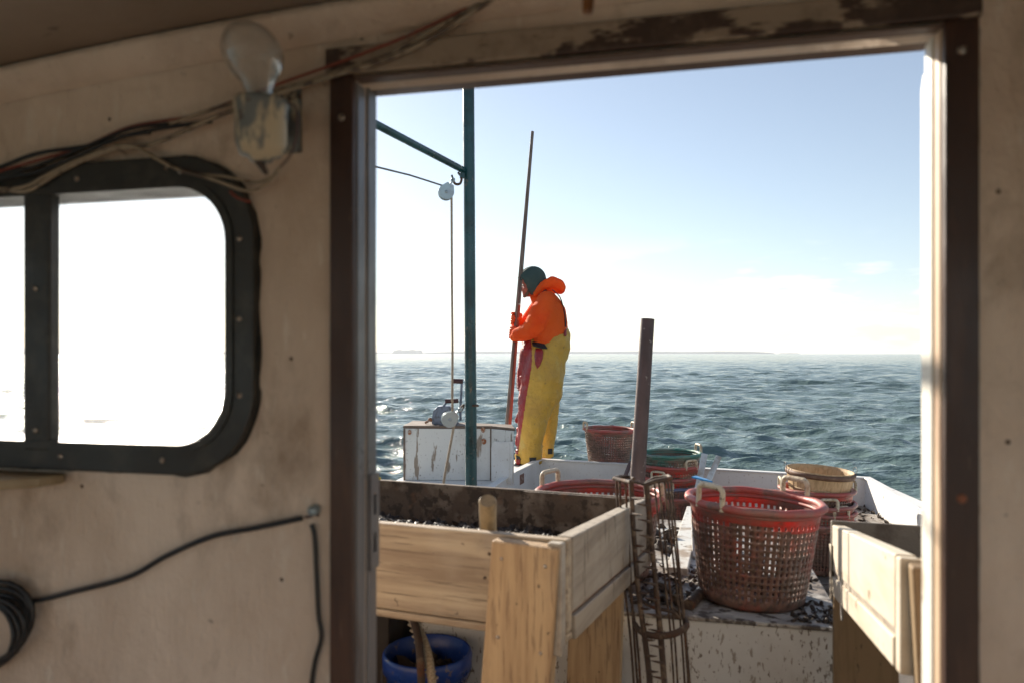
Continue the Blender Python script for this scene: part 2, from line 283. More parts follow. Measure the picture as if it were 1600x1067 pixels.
# ================================================================ WATER
WL = -1.92
def make_water():
    az1 = np.radians(np.linspace(-66, 42, 1250)); az2 = np.radians(np.arange(45, 292, 3.0)); az = np.concatenate([az1, az2])
    r = [2.2]
    while r[-1] < 260: r.append(r[-1]*1.0052)
    while r[-1] < 1500: r.append(r[-1]*1.02)
    while r[-1] < 12500: r.append(r[-1]*1.12)
    r = np.array(r); A, Rr = np.meshgrid(az, r); X = Rr*np.sin(A); Y = Rr*np.cos(A)
    cell = np.maximum(Rr*.0052, Rr*.0016)
    rng = np.random.default_rng(5); n = 120
    lam = np.exp(rng.uniform(math.log(.20), math.log(4.4), n)); lam = np.sort(lam)
    th = R(188) + rng.normal(0, .50, n)                     # travel direction, towards the camera
    k = 2*np.pi/lam; st = .040*np.where(lam > 2.6, .50, 1.0)
    amp = st*lam/(2*np.pi); ph = rng.uniform(0, 2*np.pi, n)
    Z = np.zeros_like(X); DX = np.zeros_like(X); DY = np.zeros_like(X)
    # slow gust patches so that the sea is not uniform
    g = .82+.30*np.sin(X*.11+Y*.05+1)*np.sin(Y*.083-X*.03+.4)+.14*np.sin(X*.31-Y*.27)
    for i in range(n):
        f = np.clip((lam[i]/cell-2.0)/2.5, 0, 1)*amp[i]; f = f*(g if lam[i] < 3 else 1)
        dx, dy = math.sin(th[i]), math.cos(th[i]); p = k[i]*(X*dx+Y*dy)+ph[i]
        Z += f*np.sin(p); c = f*np.cos(p)*.95; DX += c*dx; DY += c*dy
    near = np.clip((Rr-3)/3.5, 0.35, 1)
    P = np.stack([X+DX*near, Y+DY*near, WL+Z*near], -1).reshape(-1, 3).astype(np.float32)
    na, nr = len(az), len(r); i = np.arange(nr-1)[:, None]*na; j = np.arange(na)[None, :]; j2 = (j+1) % na
    Q = np.stack([i+j, i+na+j, i+na+j2, i+j2], -1).reshape(-1, 4).astype(np.int32)
    me = bpy.data.meshes.new('sea'); me.vertices.add(len(P)); me.vertices.foreach_set('co', P.ravel())
    me.loops.add(Q.size); me.loops.foreach_set('vertex_index', Q.ravel()); me.polygons.add(len(Q))
    me.polygons.foreach_set('loop_start', np.arange(0, Q.size, 4, dtype=np.int32)); me.polygons.foreach_set('loop_total', np.full(len(Q), 4, dtype=np.int32))
    me.polygons.foreach_set('use_smooth', np.ones(len(Q), dtype=bool)); me.update(calc_edges=True)
    m = bpy.data.materials.new('sea_water'); m.use_nodes = True; t = m.node_tree; p = t.nodes['Principled BSDF']
    p.inputs['Base Color'].default_value = (.115, .170, .160, 1); p.inputs['Roughness'].default_value = .10; p.inputs['IOR'].default_value = 1.333
    tc = N(t, 'ShaderNodeTexCoord'); prev = None
    for sc, d, st in ((5.0, .050, (.8, 1.4, 1)), (15, .022, (.85, 1.3, 1)), (1.5, .14, (.75, 1.4, 1))):
        mp = N(t, 'ShaderNodeMapping'); mp.inputs['Scale'].default_value = st; mp.inputs['Rotation'].default_value = (0, 0, R(-9)); t.links.new(tc.outputs['Object'], mp.inputs[0])
        nz = N(t, 'ShaderNodeTexNoise'); nz.inputs['Scale'].default_value = sc; nz.inputs['Detail'].default_value = 3; nz.inputs['Roughness'].default_value = .55
        t.links.new(mp.outputs[0], nz.inputs['Vector'])
        b = N(t, 'ShaderNodeBump'); b.inputs['Distance'].default_value = d; b.inputs['Strength'].default_value = 1; t.links.new(nz.outputs[0], b.inputs['Height'])
        if prev: t.links.new(prev, b.inputs['Normal'])
        prev = b.outputs[0]
    # unresolved wavelet slopes of the open water farther out
    ln = N(t, 'ShaderNodeVectorMath', operation='LENGTH'); t.links.new(tc.outputs['Object'], ln.inputs[0])
    mr = N(t, 'ShaderNodeMapRange'); mr.inputs[1].default_value = 15; mr.inputs[2].default_value = 110; mr.inputs[4].default_value = .62; t.links.new(ln.outputs['Value'], mr.inputs[0])
    mp = N(t, 'ShaderNodeMapping'); mp.inputs['Scale'].default_value = (.8, 1.3, 1); t.links.new(tc.outputs['Object'], mp.inputs[0])
    nz = N(t, 'ShaderNodeTexNoise'); nz.inputs['Scale'].default_value = 1.6; nz.inputs['Detail'].default_value = 4; t.links.new(mp.outputs[0], nz.inputs['Vector'])
    sb = N(t, 'ShaderNodeVectorMath', operation='SUBTRACT'); sb.inputs[1].default_value = (.5, .5, .5); t.links.new(nz.outputs['Color'], sb.inputs[0])
    fl_ = N(t, 'ShaderNodeVectorMath', operation='MULTIPLY'); fl_.inputs[1].default_value = (1.6, 1.6, 0); t.links.new(sb.outputs[0], fl_.inputs[0])
    sc_ = N(t, 'ShaderNodeVectorMath', operation='SCALE'); t.links.new(fl_.outputs[0], sc_.inputs[0]); t.links.new(mr.outputs[0], sc_.inputs['Scale'])
    ad = N(t, 'ShaderNodeVectorMath', operation='ADD'); t.links.new(prev, ad.inputs[0]); t.links.new(sc_.outputs[0], ad.inputs[1])
    nm = N(t, 'ShaderNodeVectorMath', operation='NORMALIZE'); t.links.new(ad.outputs[0], nm.inputs[0]); t.links.new(nm.outputs[0], p.inputs['Normal'])
    me.materials.append(m); o = bpy.data.objects.new('sea_water', me); C.objects.link(o); o['kind'] = 'structure'
make_water()
# ================================================================ FAR SHORE
m_shore = mat('far_woodland', (.035, .05, .035), .9, [((.07, .075, .05), .01, .4, .6)])
def shore(name, px0, px1, d, h, seed, base=0):
    """low wooded land far away: a solid ridge with an uneven tree line"""
    rnd = random.Random(seed); n = max(12, int((px1-px0)/2.5)); b = MB(); vs = []
    for i in range(n+1):
        t = i/n; px = px0+(px1-px0)*t; e = min(1, min(t, 1-t)*12)**.4
        hh = h*e*(.9+.10*math.sin(t*23+seed)*math.sin(t*7)+rnd.uniform(-.04, .04))+base+.6
        for dd, zz in ((-60, WL-1), (-50, WL+hh*.72), (0, WL+hh), (420, WL+hh*.9), (430, WL-1)):
            q = W3((px-800)*(d+dd)/F, d+dd, zz); vs.append(q)
    fs = [(i*5+k, i*5+k+1, i*5+5+k+1, i*5+5+k) for i in range(n) for k in range(4)]
    fs += [(0, 1, 2, 3, 4), tuple(n*5+k for k in (4, 3, 2, 1, 0))]
    b.add(vs, fs); o = b.build(name, m_shore); o['kind'] = 'structure'
shore('hills', 655, 1212, 11600, 46, 3); shore('hills', -420, 640, 12600, 36, 5); shore('hills', 612, 662, 10800, 68, 9)
shore('hills', 1216, 1250, 12000, 16, 4)
# ================================================================ HAZE
hz = MB().box((-15000, -15000, WL-2.2), (15000, 15000, 90)).build('haze', []) 
mh = bpy.data.materials.new('haze_air'); mh.use_nodes = True; t = mh.node_tree; t.nodes.clear()
o_ = N(t, 'ShaderNodeOutputMaterial'); pv = N(t, 'ShaderNodeVolumePrincipled'); pv.inputs['Color'].default_value = (.86, .92, 1, 1); pv.inputs['Density'].default_value = .00007
pv.inputs['Anisotropy'].default_value = .2
t.links.new(pv.outputs[0], o_.inputs['Volume']); hz.data.materials.append(mh); hz['kind'] = 'stuff'; HAZE = hz
# ================================================================ BOAT HULL AND COCKPIT
FLOOR = -1.42; WB = -.98; CT = -.94
hull = empty('boat_hull', (0, 3, FLOOR), 0, 'white open cockpit hull of the workboat with splattered coaming around the baskets', 'boat')
def part(mb, name, m, root, **k):
    o = mb.build(name, m, None, **k)
    o.parent = root; o.matrix_parent_inverse = Matrix.LocRotScale(root.location, root.rotation_euler, root.scale).inverted()
    return o
inner = [(-1.33, 1.04), (-1.29, 5.69), (-1.22, 6.43), (1.34, 6.02), (1.40, 4.89), (1.41, 1.04)]
outer = [(-2.17, 1.04), (-2.17, 5.75), (-1.80, 6.72), (1.43, 6.20), (1.545, 4.9), (1.56, 1.04)]
def offs(path, d):
    o = []
    for i, p in enumerate(path):
        a = Vector(path[max(i-1, 0)]); b = Vector(path[min(i+1, len(path)-1)])
        if 0 < i < len(path)-1:
            t1 = (Vector(p)-a).normalized(); t2 = (b-Vector(p)).normalized(); n1 = Vector((-t1.y, t1.x)); n2 = Vector((-t2.y, t2.x)); n = (n1+n2).normalized(); n = n/max(.4, n.dot(n1))
        else: t = (b-a).normalized(); n = Vector((-t.y, t.x))
        o.append((p[0]+n.x*d, p[1]+n.y*d))
    return o
def ring(p1, p2, zt, zb):
    b = MB(); n = len(p1)
    zt = zt if isinstance(zt, list) else [zt]*n
    vs = [(*p1[i], zt[i]) for i in range(n)]+[(*p2[i], zt[i]) for i in range(n)]+[(*p1[i], zb) for i in range(n)]+[(*p2[i], zb) for i in range(n)]
    fs = []
    for i in range(n-1):
        fs += [(i, i+1, n+i+1, n+i), (2*n+i, 3*n+i, 3*n+i+1, 2*n+i+1), (i, 2*n+i, 2*n+i+1, i+1), (n+i, n+i+1, 3*n+i+1, 3*n+i)]
    fs += [(0, n, 3*n, 2*n), (n-1, 3*n-1, 4*n-1, 2*n-1)]
    return b.add(vs, fs)
co = offs(inner, .035)
part(ring(inner, co, CT, FLOOR-.03), 'coaming', m_white2, hull, bevel=.006)
wz = [WB, WB, WB, -.972, -.948, -.944]
part(ring(offs(inner, .0355), outer, wz, WB-.04), 'washboard', m_white2, hull, bevel=.004)
part(ring(offs(inner, -.012), offs(inner, .047), CT+.012, CT+.0005), 'coaming_cap', m_plankbrown if False else m_white2, hull, bevel=.004)
hb = MB(); oo = outer; lo = [(x*.93-.01, 1.04+(y-1.04)*.975) for x, y in outer]; n = len(oo)
vs = [(*p, WB-.045) for p in oo]+[(*p, WL-.75) for p in lo]
hb.add(vs, [(i, i+1, n+i+1, n+i) for i in range(n-1)]); part(hb, 'hull_side', m_hull, hull)
part(ring(outer, offs(outer, .03), [z-.012 for z in wz], WB-.075), 'rub_rail', m_plankbrown, hull, bevel=.008)
fl = MB(); fl.add([(*p, FLOOR) for p in inner]+[(*p, FLOOR-.08) for p in inner], [tuple(range(5, -1, -1))[::-1], tuple(range(6, 12))[::-1]]); part(fl, 'cockpit_floor', m_deckdark, hull)
lg = MB().hexa([(1.07, 3.0, FLOOR), (1.39, 3.0, FLOOR), (1.385, 4.88, FLOOR), (1.07, 4.9, FLOOR)], [(1.07, 3.0, -1.14), (1.39, 3.0, -1.14), (1.385, 4.88, -1.14), (1.07, 4.9, -1.14)])
lg.hexa([(1.07, 4.9, FLOOR), (1.385, 4.88, FLOOR), (1.33, 6.0, FLOOR), (1.07, 6.04, FLOOR)], [(1.07, 4.9, -1.14), (1.385, 4.88, -1.14), (1.33, 6.0, -1.14), (1.07, 6.04, -1.14)])
part(lg, 'side_bench', m_deck, hull, bevel=.006)
dv = MB().box((-1.322, 5.62, -1.10), (-1.285+.02, 5.70, -1.0)); 
# rusty patch plate on the port coaming by the cabinet
# ================================================================ ENGINE BOX
EB = (-.87, 2.34, .482, 3.70)
eb = empty('engine_box', (-.16, 3.0, FLOOR), 0, 'low white deck box splattered with mud, under the two nearest red baskets', 'deck box')
m_ = MB(); m_.box((EB[0]+.01, EB[1]+.012, FLOOR+.002), (EB[2]-.01, EB[3]-.01, -.824)); part(m_, 'side_panel', m_white, eb, bevel=.006)
m_ = MB(); m_.box((EB[0]+.004, EB[1]+.006, -.8235), (EB[2]-.004, EB[3]-.004, -.81)); part(m_, 'lid', m_deck, eb, bevel=.004)
# ================================================================ CABIN
YW = .966
cab = empty('cabin', (0, -.3, FLOOR), 0, 'cramped boat cabin with stained cream walls, cambered ceiling and open doorway', 'cabin')
def cpart(o, root=None):
    root = root or cab; o.parent = root
    M_ = Matrix.LocRotScale(root.location, root.rotation_euler, root.scale)
    if root.parent: M_ = root.parent_matrix_world if False else M_
    o.matrix_parent_inverse = M_.inverted(); return o
XL, XR, YF = -1.75, 1.42, -1.5
DX0, DX1, DZ = -.447, .297, .386
def zc(x): return .492-.050*x*x
top = [(x, zc(x)+.02) for x in np.linspace(XR, XL, 25)]
door = [(DX0, FLOOR-.0), (DX1, FLOOR-.0), (DX1, DZ), (DX0, DZ)]
outl = [(XL, FLOOR), (DX0, FLOOR), (DX0, DZ), (DX1, DZ), (DX1, FLOOR), (XR, FLOOR)] + top
WX1, WZ0, WZ1 = -.640, -.138, .248
win = rrect(-1.375, WZ0-.02, WX1+.02, WZ1+.02, .10)
wall = plate('wall', [outl, win], YW, YW+.045, m_cabin); cpart(wall)
# side walls and front wall, unseen window openings enlarged to brighten the cabin
def wallbox(name, pieces):
    b = MB()
    for a, c in pieces: b.box(a, c)
    cpart(b.build(name, m_cabin))
wallbox('side_wall', [((XL-.04, YF, FLOOR), (XL, YW, -.45)), ((XL-.04, YF, .33), (XL, YW, .42)), ((XL-.04, YF, -.45), (XL, -1.3, .33)), ((XL-.04, .60, -.45), (XL, YW, .33))])
wallbox('side_wall', [((XR, YF, FLOOR), (XR+.04, YW, -.45)), ((XR, YF, .33), (XR+.04, YW, .42)), ((XR, YF, -.45), (XR+.04, -1.3, .33)), ((XR, .45, -.45), (XR+.04, YW, .33))])
wallbox('front_wall', [((XL, YF-.04, FLOOR), (XR, YF, -.55)), ((XL, YF-.04, .34), (XR, YF, .36)), ((-1.0, YF-.04, -.55), (-.9, YF, .34)), ((.55, YF-.04, -.55), (.65, YF, .33)), ((-.2, YF-.04, -.55), (-.12, YF, .33))])
cb = MB(); xs = np.linspace(XL-.05, XR+.05, 33)
def strip(b, zf, y0, y1, th=.03):
    vs = []
    for x in xs: vs += [(x, y0, zf(x)), (x, y1, zf(x)), (x, y1, zf(x)+th), (x, y0, zf(x)+th)]
    fs = [(4*i+k, 4*i+(k+1) % 4, 4*i+4+(k+1) % 4, 4*i+4+k) for i in range(len(xs)-1) for k in range(4)] + [(0, 3, 2, 1), tuple(4*(len(xs)-1)+k for k in range(4))]
    b.add(vs, fs, 0, True)
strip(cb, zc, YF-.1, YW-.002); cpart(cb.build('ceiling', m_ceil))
# cove moulding between wall and ceiling
cv = MB(); vs = []; prof = [(0, -.038), (-.010, -.034), (-.022, -.022), (-.034, -.010), (-.038, 0), (0, 0)]
for x in xs: vs += [(x, YW+dy-.0015, zc(x)+dz-.0015) for dy, dz in prof]
n = len(prof); cv.add(vs, [(n*i+k, n*i+n+k, n*i+n+k+1, n*i+k+1) for i in range(len(xs)-1) for k in range(n-1)], 0, True); cpart(cv.build('cove_moulding', m_cabin))
cpart(MB().box((XL, YF, FLOOR-.06), (XR, YW+.04, FLOOR-.003)).build('floor', m_white2))
rf = MB(); strip(rf, lambda x: zc(x)+.036, YF-.15, YW+.05, .03); cpart(rf.build('roof', m_hull))
# door frame
df = empty('door_frame'); cpart(df)
def fpart(b, name, m, bevel=.003): o = b.build(name, m, bevel=bevel); o.parent = df; o.matrix_parent_inverse = Matrix.Translation(df.location).inverted(); o.matrix_parent_inverse = Matrix.Translation((0, -.3, FLOOR)).inverted() if False else Matrix.Identity(4); return o
def vhex(x0, x1, y0, y1, z0, z1): return ((x0, y0, z0), (x1, y1, z1))
b = MB(); b.box((-.484, YW-.012, FLOOR), (DX0-.001, YW-.0005, .3895)); fpart(b, 'casing', m_brown)
b = MB(); b.box((DX1+.001, YW-.012, FLOOR), (.335, YW-.0005, .3895)); fpart(b, 'casing', m_brown)
b = MB(); b.box((-.490, YW-.014, .390), (.338, YW-.0005, .428)); fpart(b, 'header', m_header)
b = MB(); b.box((DX0-.004, YW+.002, .3865), (DX1+.004, YW+.075, .405)); b.box((DX0, YW-.011, .3825), (DX1, YW+.012, .3862)); fpart(b, 'lintel', m_under)
b = MB(); b.box((DX0-.02, YW-.002, FLOOR), (DX0+.0015, YW+.026, .3820)); b.box((DX0-.02, YW+.030, FLOOR), (DX0+.0035, YW+.062, .386)); fpart(b, 'jamb', m_jambgrey)
b = MB(); b.box((DX0-.02, YW+.0262, FLOOR), (DX0-.004, YW+.0298, .382)); fpart(b, 'gasket', m_rubber, 0)
# strike plate with two slots on the left jamb
b = MB(); zt, zb = -.175, -.315
pl = plate('strike_plate', [[(0, zb), (.030, zb), (.030, zt), (0, zt)], [(.008, -.235), (.019, -.235), (.019, -.205), (.008, -.205)], [(.008, -.290), (.019, -.290), (.019, -.262), (.008, -.262)]], 0, .003, m_jambgrey)
pl.data.transform(Matrix.Translation((DX0+.0040, YW+.032, 0)) @ Matrix.Rotation(R(90), 4, 'Z') @ Matrix.Translation((0, -.003, 0))); pl.parent = df
b = MB(); b.box((DX1-.001, YW-.001, FLOOR), (DX1+.02, YW+.020, .384)); fpart(b, 'jamb', m_jambtan)
b = MB(); b.box((DX1-.0035, YW+.0205, FLOOR), (DX1+.02, YW+.048, .384)); fpart(b, 'jamb', m_jambwhite)
b = MB(); b.box((DX1+.002, YW+.0482, FLOOR), (DX1+.02, YW+.0545, .384)); fpart(b, 'gasket', m_rubber, 0)
# outer white door edge strip with rounded top
b = MB(); zs_ = [FLOOR, -.6, -.1, .2, .34, .360, .370]; xo = [.0062, .0062, .0058, .0052, .0052, .0075, .0135]; b.add([(DX1+(xo[i] if k in (0, 3) else .022), YW+(.0555 if k < 2 else .094), zs_[i]) for i in range(7) for k in range(4)], [(4*i+k, 4*i+(k+1) % 4, 4*i+4+(k+1) % 4, 4*i+4+k) for i in range(6) for k in range(4)]+[(24, 25, 26, 27)]); fpart(b, 'edge_strip', m_jambwhite, .003)
for x, zz in ((-.465, .33), (-.465, -.75), (.316, .352), (.316, -.168), (.316, -.55)):
    b = MB(); b.lathe([(.0001, -.0018), (.004, -.0015), (.0055, 0), (.0055, .002)], 12, 0, (x, YW-.0125, zz), axis='y'); fpart(b, 'screw', m_screw if zz != -.168 else mat('rust_stain', (.28, .11, .06), .8), 0)
# ---- sliding window in the aft wall
wf = empty('window'); cpart(wf); wf.matrix_parent_inverse = Matrix.Identity(4); wf.location = (0, 0, 0)
df.matrix_parent_inverse = Matrix.Translation(cab.location).inverted(); wf.matrix_parent_inverse = Matrix.Translation(cab.location).inverted()
def wobble(lp, a, sd):
    o = []
    for i, (x, z) in enumerate(lp):
        o.append((x+a*1.5*mnoise.noise(Vector((x*34, z*34, sd))), z+a*1.5*mnoise.noise(Vector((x*34, z*34, sd+5)))))
    return o
def dense(lp, step=.012):
    o = []
    for i, p in enumerate(lp):
        q = lp[(i+1) % len(lp)]; d = math.hypot(q[0]-p[0], q[1]-p[1]); k = max(1, int(d/step))
        for j in range(k): o.append((p[0]+(q[0]-p[0])*j/k, p[1]+(q[1]-p[1])*j/k))
    return o
def wpart(o): o.parent = wf; return o
fr_out = rrect(-1.41, -.181, -.598, .293, .125, 10); fr_in = rrect(-1.355, WZ0, WX1, WZ1, .085, 10)
f1 = plate('sealant', [wobble(dense(fr_out), .0045, 3), rrect(-1.36, WZ0-.01, WX1+.01, WZ1+.01, .09)], YW-.003, YW-.0005, m_rubber); wpart(f1)
f2 = plate('frame', [rrect(-1.405, -.176, -.603, .288, .12, 10), fr_in], YW-.014, YW-.0035, m_rubber, bevel=.003); wpart(f2)
f3 = plate('frame_lip', [rrect(-1.362, WZ0-.008, WX1+.008, WZ1+.008, .092, 10), rrect(-1.350, WZ0+.004, WX1-.004, WZ1-.004, .082, 10)], YW-.020, YW+.050, m_rubber); wpart(f3)
wpart(MB().box((-.999, YW-.018, WZ0-.012), (-.950, YW+.004, WZ1+.012)).build('mullion', m_rubber, bevel=.004))
gl = bpy.data.materials.new('window_glass'); gl.use_nodes = True; t = gl.node_tree; t.nodes.clear(); o_ = N(t, 'ShaderNodeOutputMaterial')
tr = N(t, 'ShaderNodeBsdfTransparent'); gs = N(t, 'ShaderNodeBsdfGlossy'); gs.inputs['Roughness'].default_value = .02; fz = N(t, 'ShaderNodeLayerWeight'); fz.inputs[0].default_value = .12
tl = N(t, 'ShaderNodeBsdfTranslucent'); tl.inputs[0].default_value = (.95, .93, .88, 1); ms = N(t, 'ShaderNodeMixShader'); ms2 = N(t, 'ShaderNodeMixShader'); ms2.inputs[0].default_value = .10
t.links.new(tr.outputs[0], ms2.inputs[1]); t.links.new(tl.outputs[0], ms2.inputs[2]); t.links.new(fz.outputs[0], ms.inputs[0]); t.links.new(ms2.outputs[0], ms.inputs[1]); t.links.new(gs.outputs[0], ms.inputs[2]); t.links.new(ms.outputs[0], o_.inputs[0])
wpart(MB().box((-.975, YW+.028, WZ0+.0), (WX1+.002, YW+.031, WZ1-.0)).build('pane', gl))
wpart(MB().box((-1.355, YW+.034, WZ0+.0), (-.97, YW+.037, WZ1-.0)).build('pane', gl))
for x, zz in ((-.622, -.06), (-.622, .165), (-.75, -.157), (-.93, -.157), (-.975, .10), (-.975, -.118), (-.72, .268), (-.90, .266), (-1.05, -.157), (-1.1, .266), (-.6225, .05)):
    wpart(MB().lathe([(.0001, -.0025), (.003, -.002), (.0045, 0), (.0045, .002)], 10, 0, (x, YW-.0172 if abs(x+.975) > .01 else YW-.0185, zz), axis='y').build('screw', m_screw))
# side and front window panes are left out
# small tan wooden shelf below the window
sh = MB(); sh.add([(-1.35, .62, -.199), (-1.07, .80, -.199), (-.935, .915, -.199), (-.925, .95, -.199), (-.935, YW-.001, -.199), (-1.35, YW-.001, -.199)]+[(-1.35, .62, -.184), (-1.07, .80, -.184), (-.935, .915, -.184), (-.925, .95, -.184), (-.935, YW-.001, -.184), (-1.35, YW-.001, -.184)],
    [(0, 5, 4, 3, 2, 1)[::-1][::-1], (6, 7, 8, 9, 10, 11)]+[(i, (i+1) % 6, 6+(i+1) % 6, 6+i) for i in range(6)])
tag(sh.build('shelf', m_shelf, bevel=.003), 'small tan wooden shelf on the wall below the window', 'shelf')
# ---- bulb and holder
def wp(px, py, off=.012):
    """point just in front of the aft wall seen at a pixel"""
    u = (px-800)/F; Yc = u*sY+cY; d = (YW-off)/Yc; return at(px, py, d)
bl = empty('light_bulb_holder', at(410, 200, .93), 0, 'old chipped metal bulb holder with a clear bulb, on the wall beside the window', 'lamp')
bd = .88; pu = bd/F
def bp(px, py, dd=0): return at(px, py, bd+dd)
c0 = bp(408, 158); s_ = MB()
rad = 40*pu; prof = [(0, -.000), (rad*1.02, 0), (rad*1.06, -.004), (rad*1.0, -.010), (rad*.97, -.05), (rad*.80, -.064), (rad*.45, -.068), (rad*.42, -.072), (0.0001, -.073)]
s_.lathe(prof, 28, 0, c0)
m_sock = mat('chipped_socket', (.15, .16, .155), .5, [((.55, .45, .30), 22, .53, .58, (1, 1, .35), 5, .9), ((.07, .04, .025), 30, .60, .64)], metal=.1, bump=(60, .001))
part(s_, 'socket', m_sock, bl)
br = MB(); q0 = bp(436, 168, .02); q1 = wp(440, 175, .004)
br.hexa([q0+Vector((0, 0, -.045)), q0+Vector((.006, 0, -.045)), q1+Vector((.006, 0, -.035)), q1+Vector((0, 0, -.035))], [q0, q0+Vector((.006, 0, 0)), q1+Vector((.006, 0, 0)), q1])
qa = Vector((q1.x-.03, YW-.004, q1.z-.06)); br.box(qa, qa+Vector((.06, .0035, .09)))
part(br, 'bracket', m_sock, bl)
st = MB(); st.tube([bp(450, 160), bp(462, 170), bp(464, 205), bp(455, 240), bp(438, 262)], .0016, 8, sm=5); part(st, 'wire_guard', m_rust, bl)
st = MB(); st.tube([bp(402, 248), bp(408, 258), bp(416, 272)], [.006, .005, .003], 8); part(st, 'terminal', m_iron, bl)
gm = bpy.data.materials.new('bulb_glass'); gm.use_nodes = True; t = gm.node_tree; t.nodes.clear(); o_ = N(t, 'ShaderNodeOutputMaterial')
tr = N(t, 'ShaderNodeBsdfTransparent'); tr.inputs[0].default_value = (.90, .89, .87, 1); gs = N(t, 'ShaderNodeBsdfGlossy'); gs.inputs['Roughness'].default_value = .12; lw = N(t, 'ShaderNodeLayerWeight'); lw.inputs[0].default_value = .22
df_ = N(t, 'ShaderNodeBsdfDiffuse'); df_.inputs[0].default_value = (.6, .58, .54, 1); m1 = N(t, 'ShaderNodeMixShader'); m1.inputs[0].default_value = .22; m2 = N(t, 'ShaderNodeMixShader')
t.links.new(tr.outputs[0], m1.inputs[1]); t.links.new(df_.outputs[0], m1.inputs[2]); t.links.new(lw.outputs['Facing'], m2.inputs[0]); t.links.new(m1.outputs[0], m2.inputs[1]); t.links.new(gs.outputs[0], m2.inputs[2]); t.links.new(m2.outputs[0], o_.inputs[0])
cB = bp(390, 84); g = MB(); rb = 46*pu; hN = bp(0, 84).z-bp(0, 160).z
pf = [(17*pu, -hN+.002), (21*pu, -hN+.012), (27*pu, -hN+.024), (38*pu, -rb*.62), (rb*.98, -rb*.22), (rb, 0), (rb*.93, rb*.38), (rb*.72, rb*.72), (rb*.4, rb*.95), (.0002, rb*1.03)]
# smooth profile, leaning slightly
pf2 = smooth([(a, 0, z) for a, z in pf], 4); g.lathe([(p.x, p.z) for p in pf2], 32, 0, (0, 0, 0))
g.fn = lambda v: Vector((v.x+cB.x+v.z*-.16+.004, v.y+cB.y, v.z+cB.z)); part(g, 'bulb', gm, bl)
# ---- electrical wires stapled over the window
YY = .945
def cable(name, pts, r, m, label, off=.014, grp=None, cat='wire'):
    rr = random.Random(len(name)+int(pts[0][1]))
    P = [wp(p[0], p[1], (p[2] if len(p) > 2 else off)) for p in pts]
    o = MB().tube(P, r, 8, sm=7).build(name, m); tag(o, label, cat, grp)
G = 'wires strung along the cabin wall'
cable('electrical_wire', [(-60, 285), (0, 262), (60, 240), (140, 228), (230, 205), (330, 190)], .0032, m_cable, 'thick black wire running highest over the left window corner', .02, G)
cable('electrical_wire', [(-60, 300), (0, 278), (50, 262), (120, 236), (200, 203), (262, 194)], .0026, m_cable, 'short black wire ending above the window, just under the red wires', .025, G)
cable('electrical_wire', [(-60, 290), (0, 268), (70, 248), (135, 228), (205, 198), (300, 182), (365, 158), (445, 128), (530, 98), (640, 55), (745, 5), (790, -22)], .0022, m_wred, 'thin faded red wire crossing from the window to above the doorway', .018, G)
cable('electrical_wire', [(-60, 298), (0, 280), (80, 252), (160, 225), (240, 203), (330, 172), (420, 146), (530, 112), (610, 85), (680, 45), (740, 12), (800, -22)], .0030, m_wtan, 'tan wire, upper of the pair over the door corner', .020, G)
cable('electrical_wire', [(-60, 305), (0, 296), (45, 298), (95, 268), (170, 236), (240, 225), (330, 186), (420, 152), (530, 116), (600, 95), (672, 62), (730, 25), (790, -14)], .0034, m_wtan, 'tan wire, lower and thicker of the pair over the door corner', .022, G)
cable('electrical_wire', [(-60, 318), (0, 300), (45, 290), (70, 276), (130, 246), (200, 228), (240, 246), (275, 264), (330, 280), (385, 298), (415, 288), (438, 262)], .0028, m_wtan, 'tan wire looping below the bundle across the window frame to the bulb holder', .024, G)
cable('electrical_wire', [(180, 226), (225, 236), (262, 258), (300, 272), (350, 276), (400, 285), (428, 275)], .0022, m_wtan, 'thin second tan wire over the window corner beside the bulb', .020, G)
cable('electrical_wire', [(360, 300), (372, 310), (392, 316)], .002, m_wred, 'short frayed wire end at the window corner', .018, G)
cable('electrical_wire', [(-60, 322), (0, 282), (60, 268), (130, 240), (190, 214), (235, 208)], .003, m_cable, 'black wire under the tan wires at the far left', .03, G)
# ---- black cable on the lower wall + clip
cable('black_cable', [(-30, 934), (20, 936), (60, 937), (110, 925), (200, 901), (260, 868), (330, 838), (400, 824), (472, 809)], .0040, m_cable, 'black cable running up the lower wall towards the door', .010, cat='cable')
cable('drop_cable', [(487, 818), (492, 840), (495, 900), (498, 960), (502, 995), (492, 1035), (486, 1080), (484, 1130)], .0038, m_cable, 'black cable hanging down the wall beside the door casing', .010, cat='cable')
ck = empty('cable_clip', wp(488, 799), 0, 'small steel screw clip with rust on the wall above the hanging cable', 'clip')
c_ = wp(489, 797, .010); k_ = MB(); k_.lathe([(.0001, -.008), (.006, -.006), (.008, 0), (.008, .008)], 14, 0, c_, axis='y'); part(k_, 'screw', m_galv, ck)
k_ = MB(); k_.tube([wp(478, 807, .010), wp(486, 806, .013), wp(493, 800, .006), wp(497, 806, .004)], .0022, 8, sm=4); part(k_, 'clamp', m_rust, ck)
# coil of black cable
ro = MB()
for i in range(6):
    a0 = i*.7; P = []
    for k in range(26):
        a = 2*math.pi*k/26; rr = 1+.10*math.sin(a*2+a0)
        px = -22+(38+5*i)*math.cos(a)*rr*1.15+18*math.sin(a)*-.5; py = 985+(52+3*i)*math.sin(a)*rr+ (8-3*i)
        P.append(wp(px, py, .014+.006*(i % 3)+.006*math.sin(a+i)))
    ro.tube(P, .0042, 8, closed=True)
tag(ro.build('cable_coil', m_cable), 'coil of black cable hanging at the far left of the lower wall', 'cable coil')
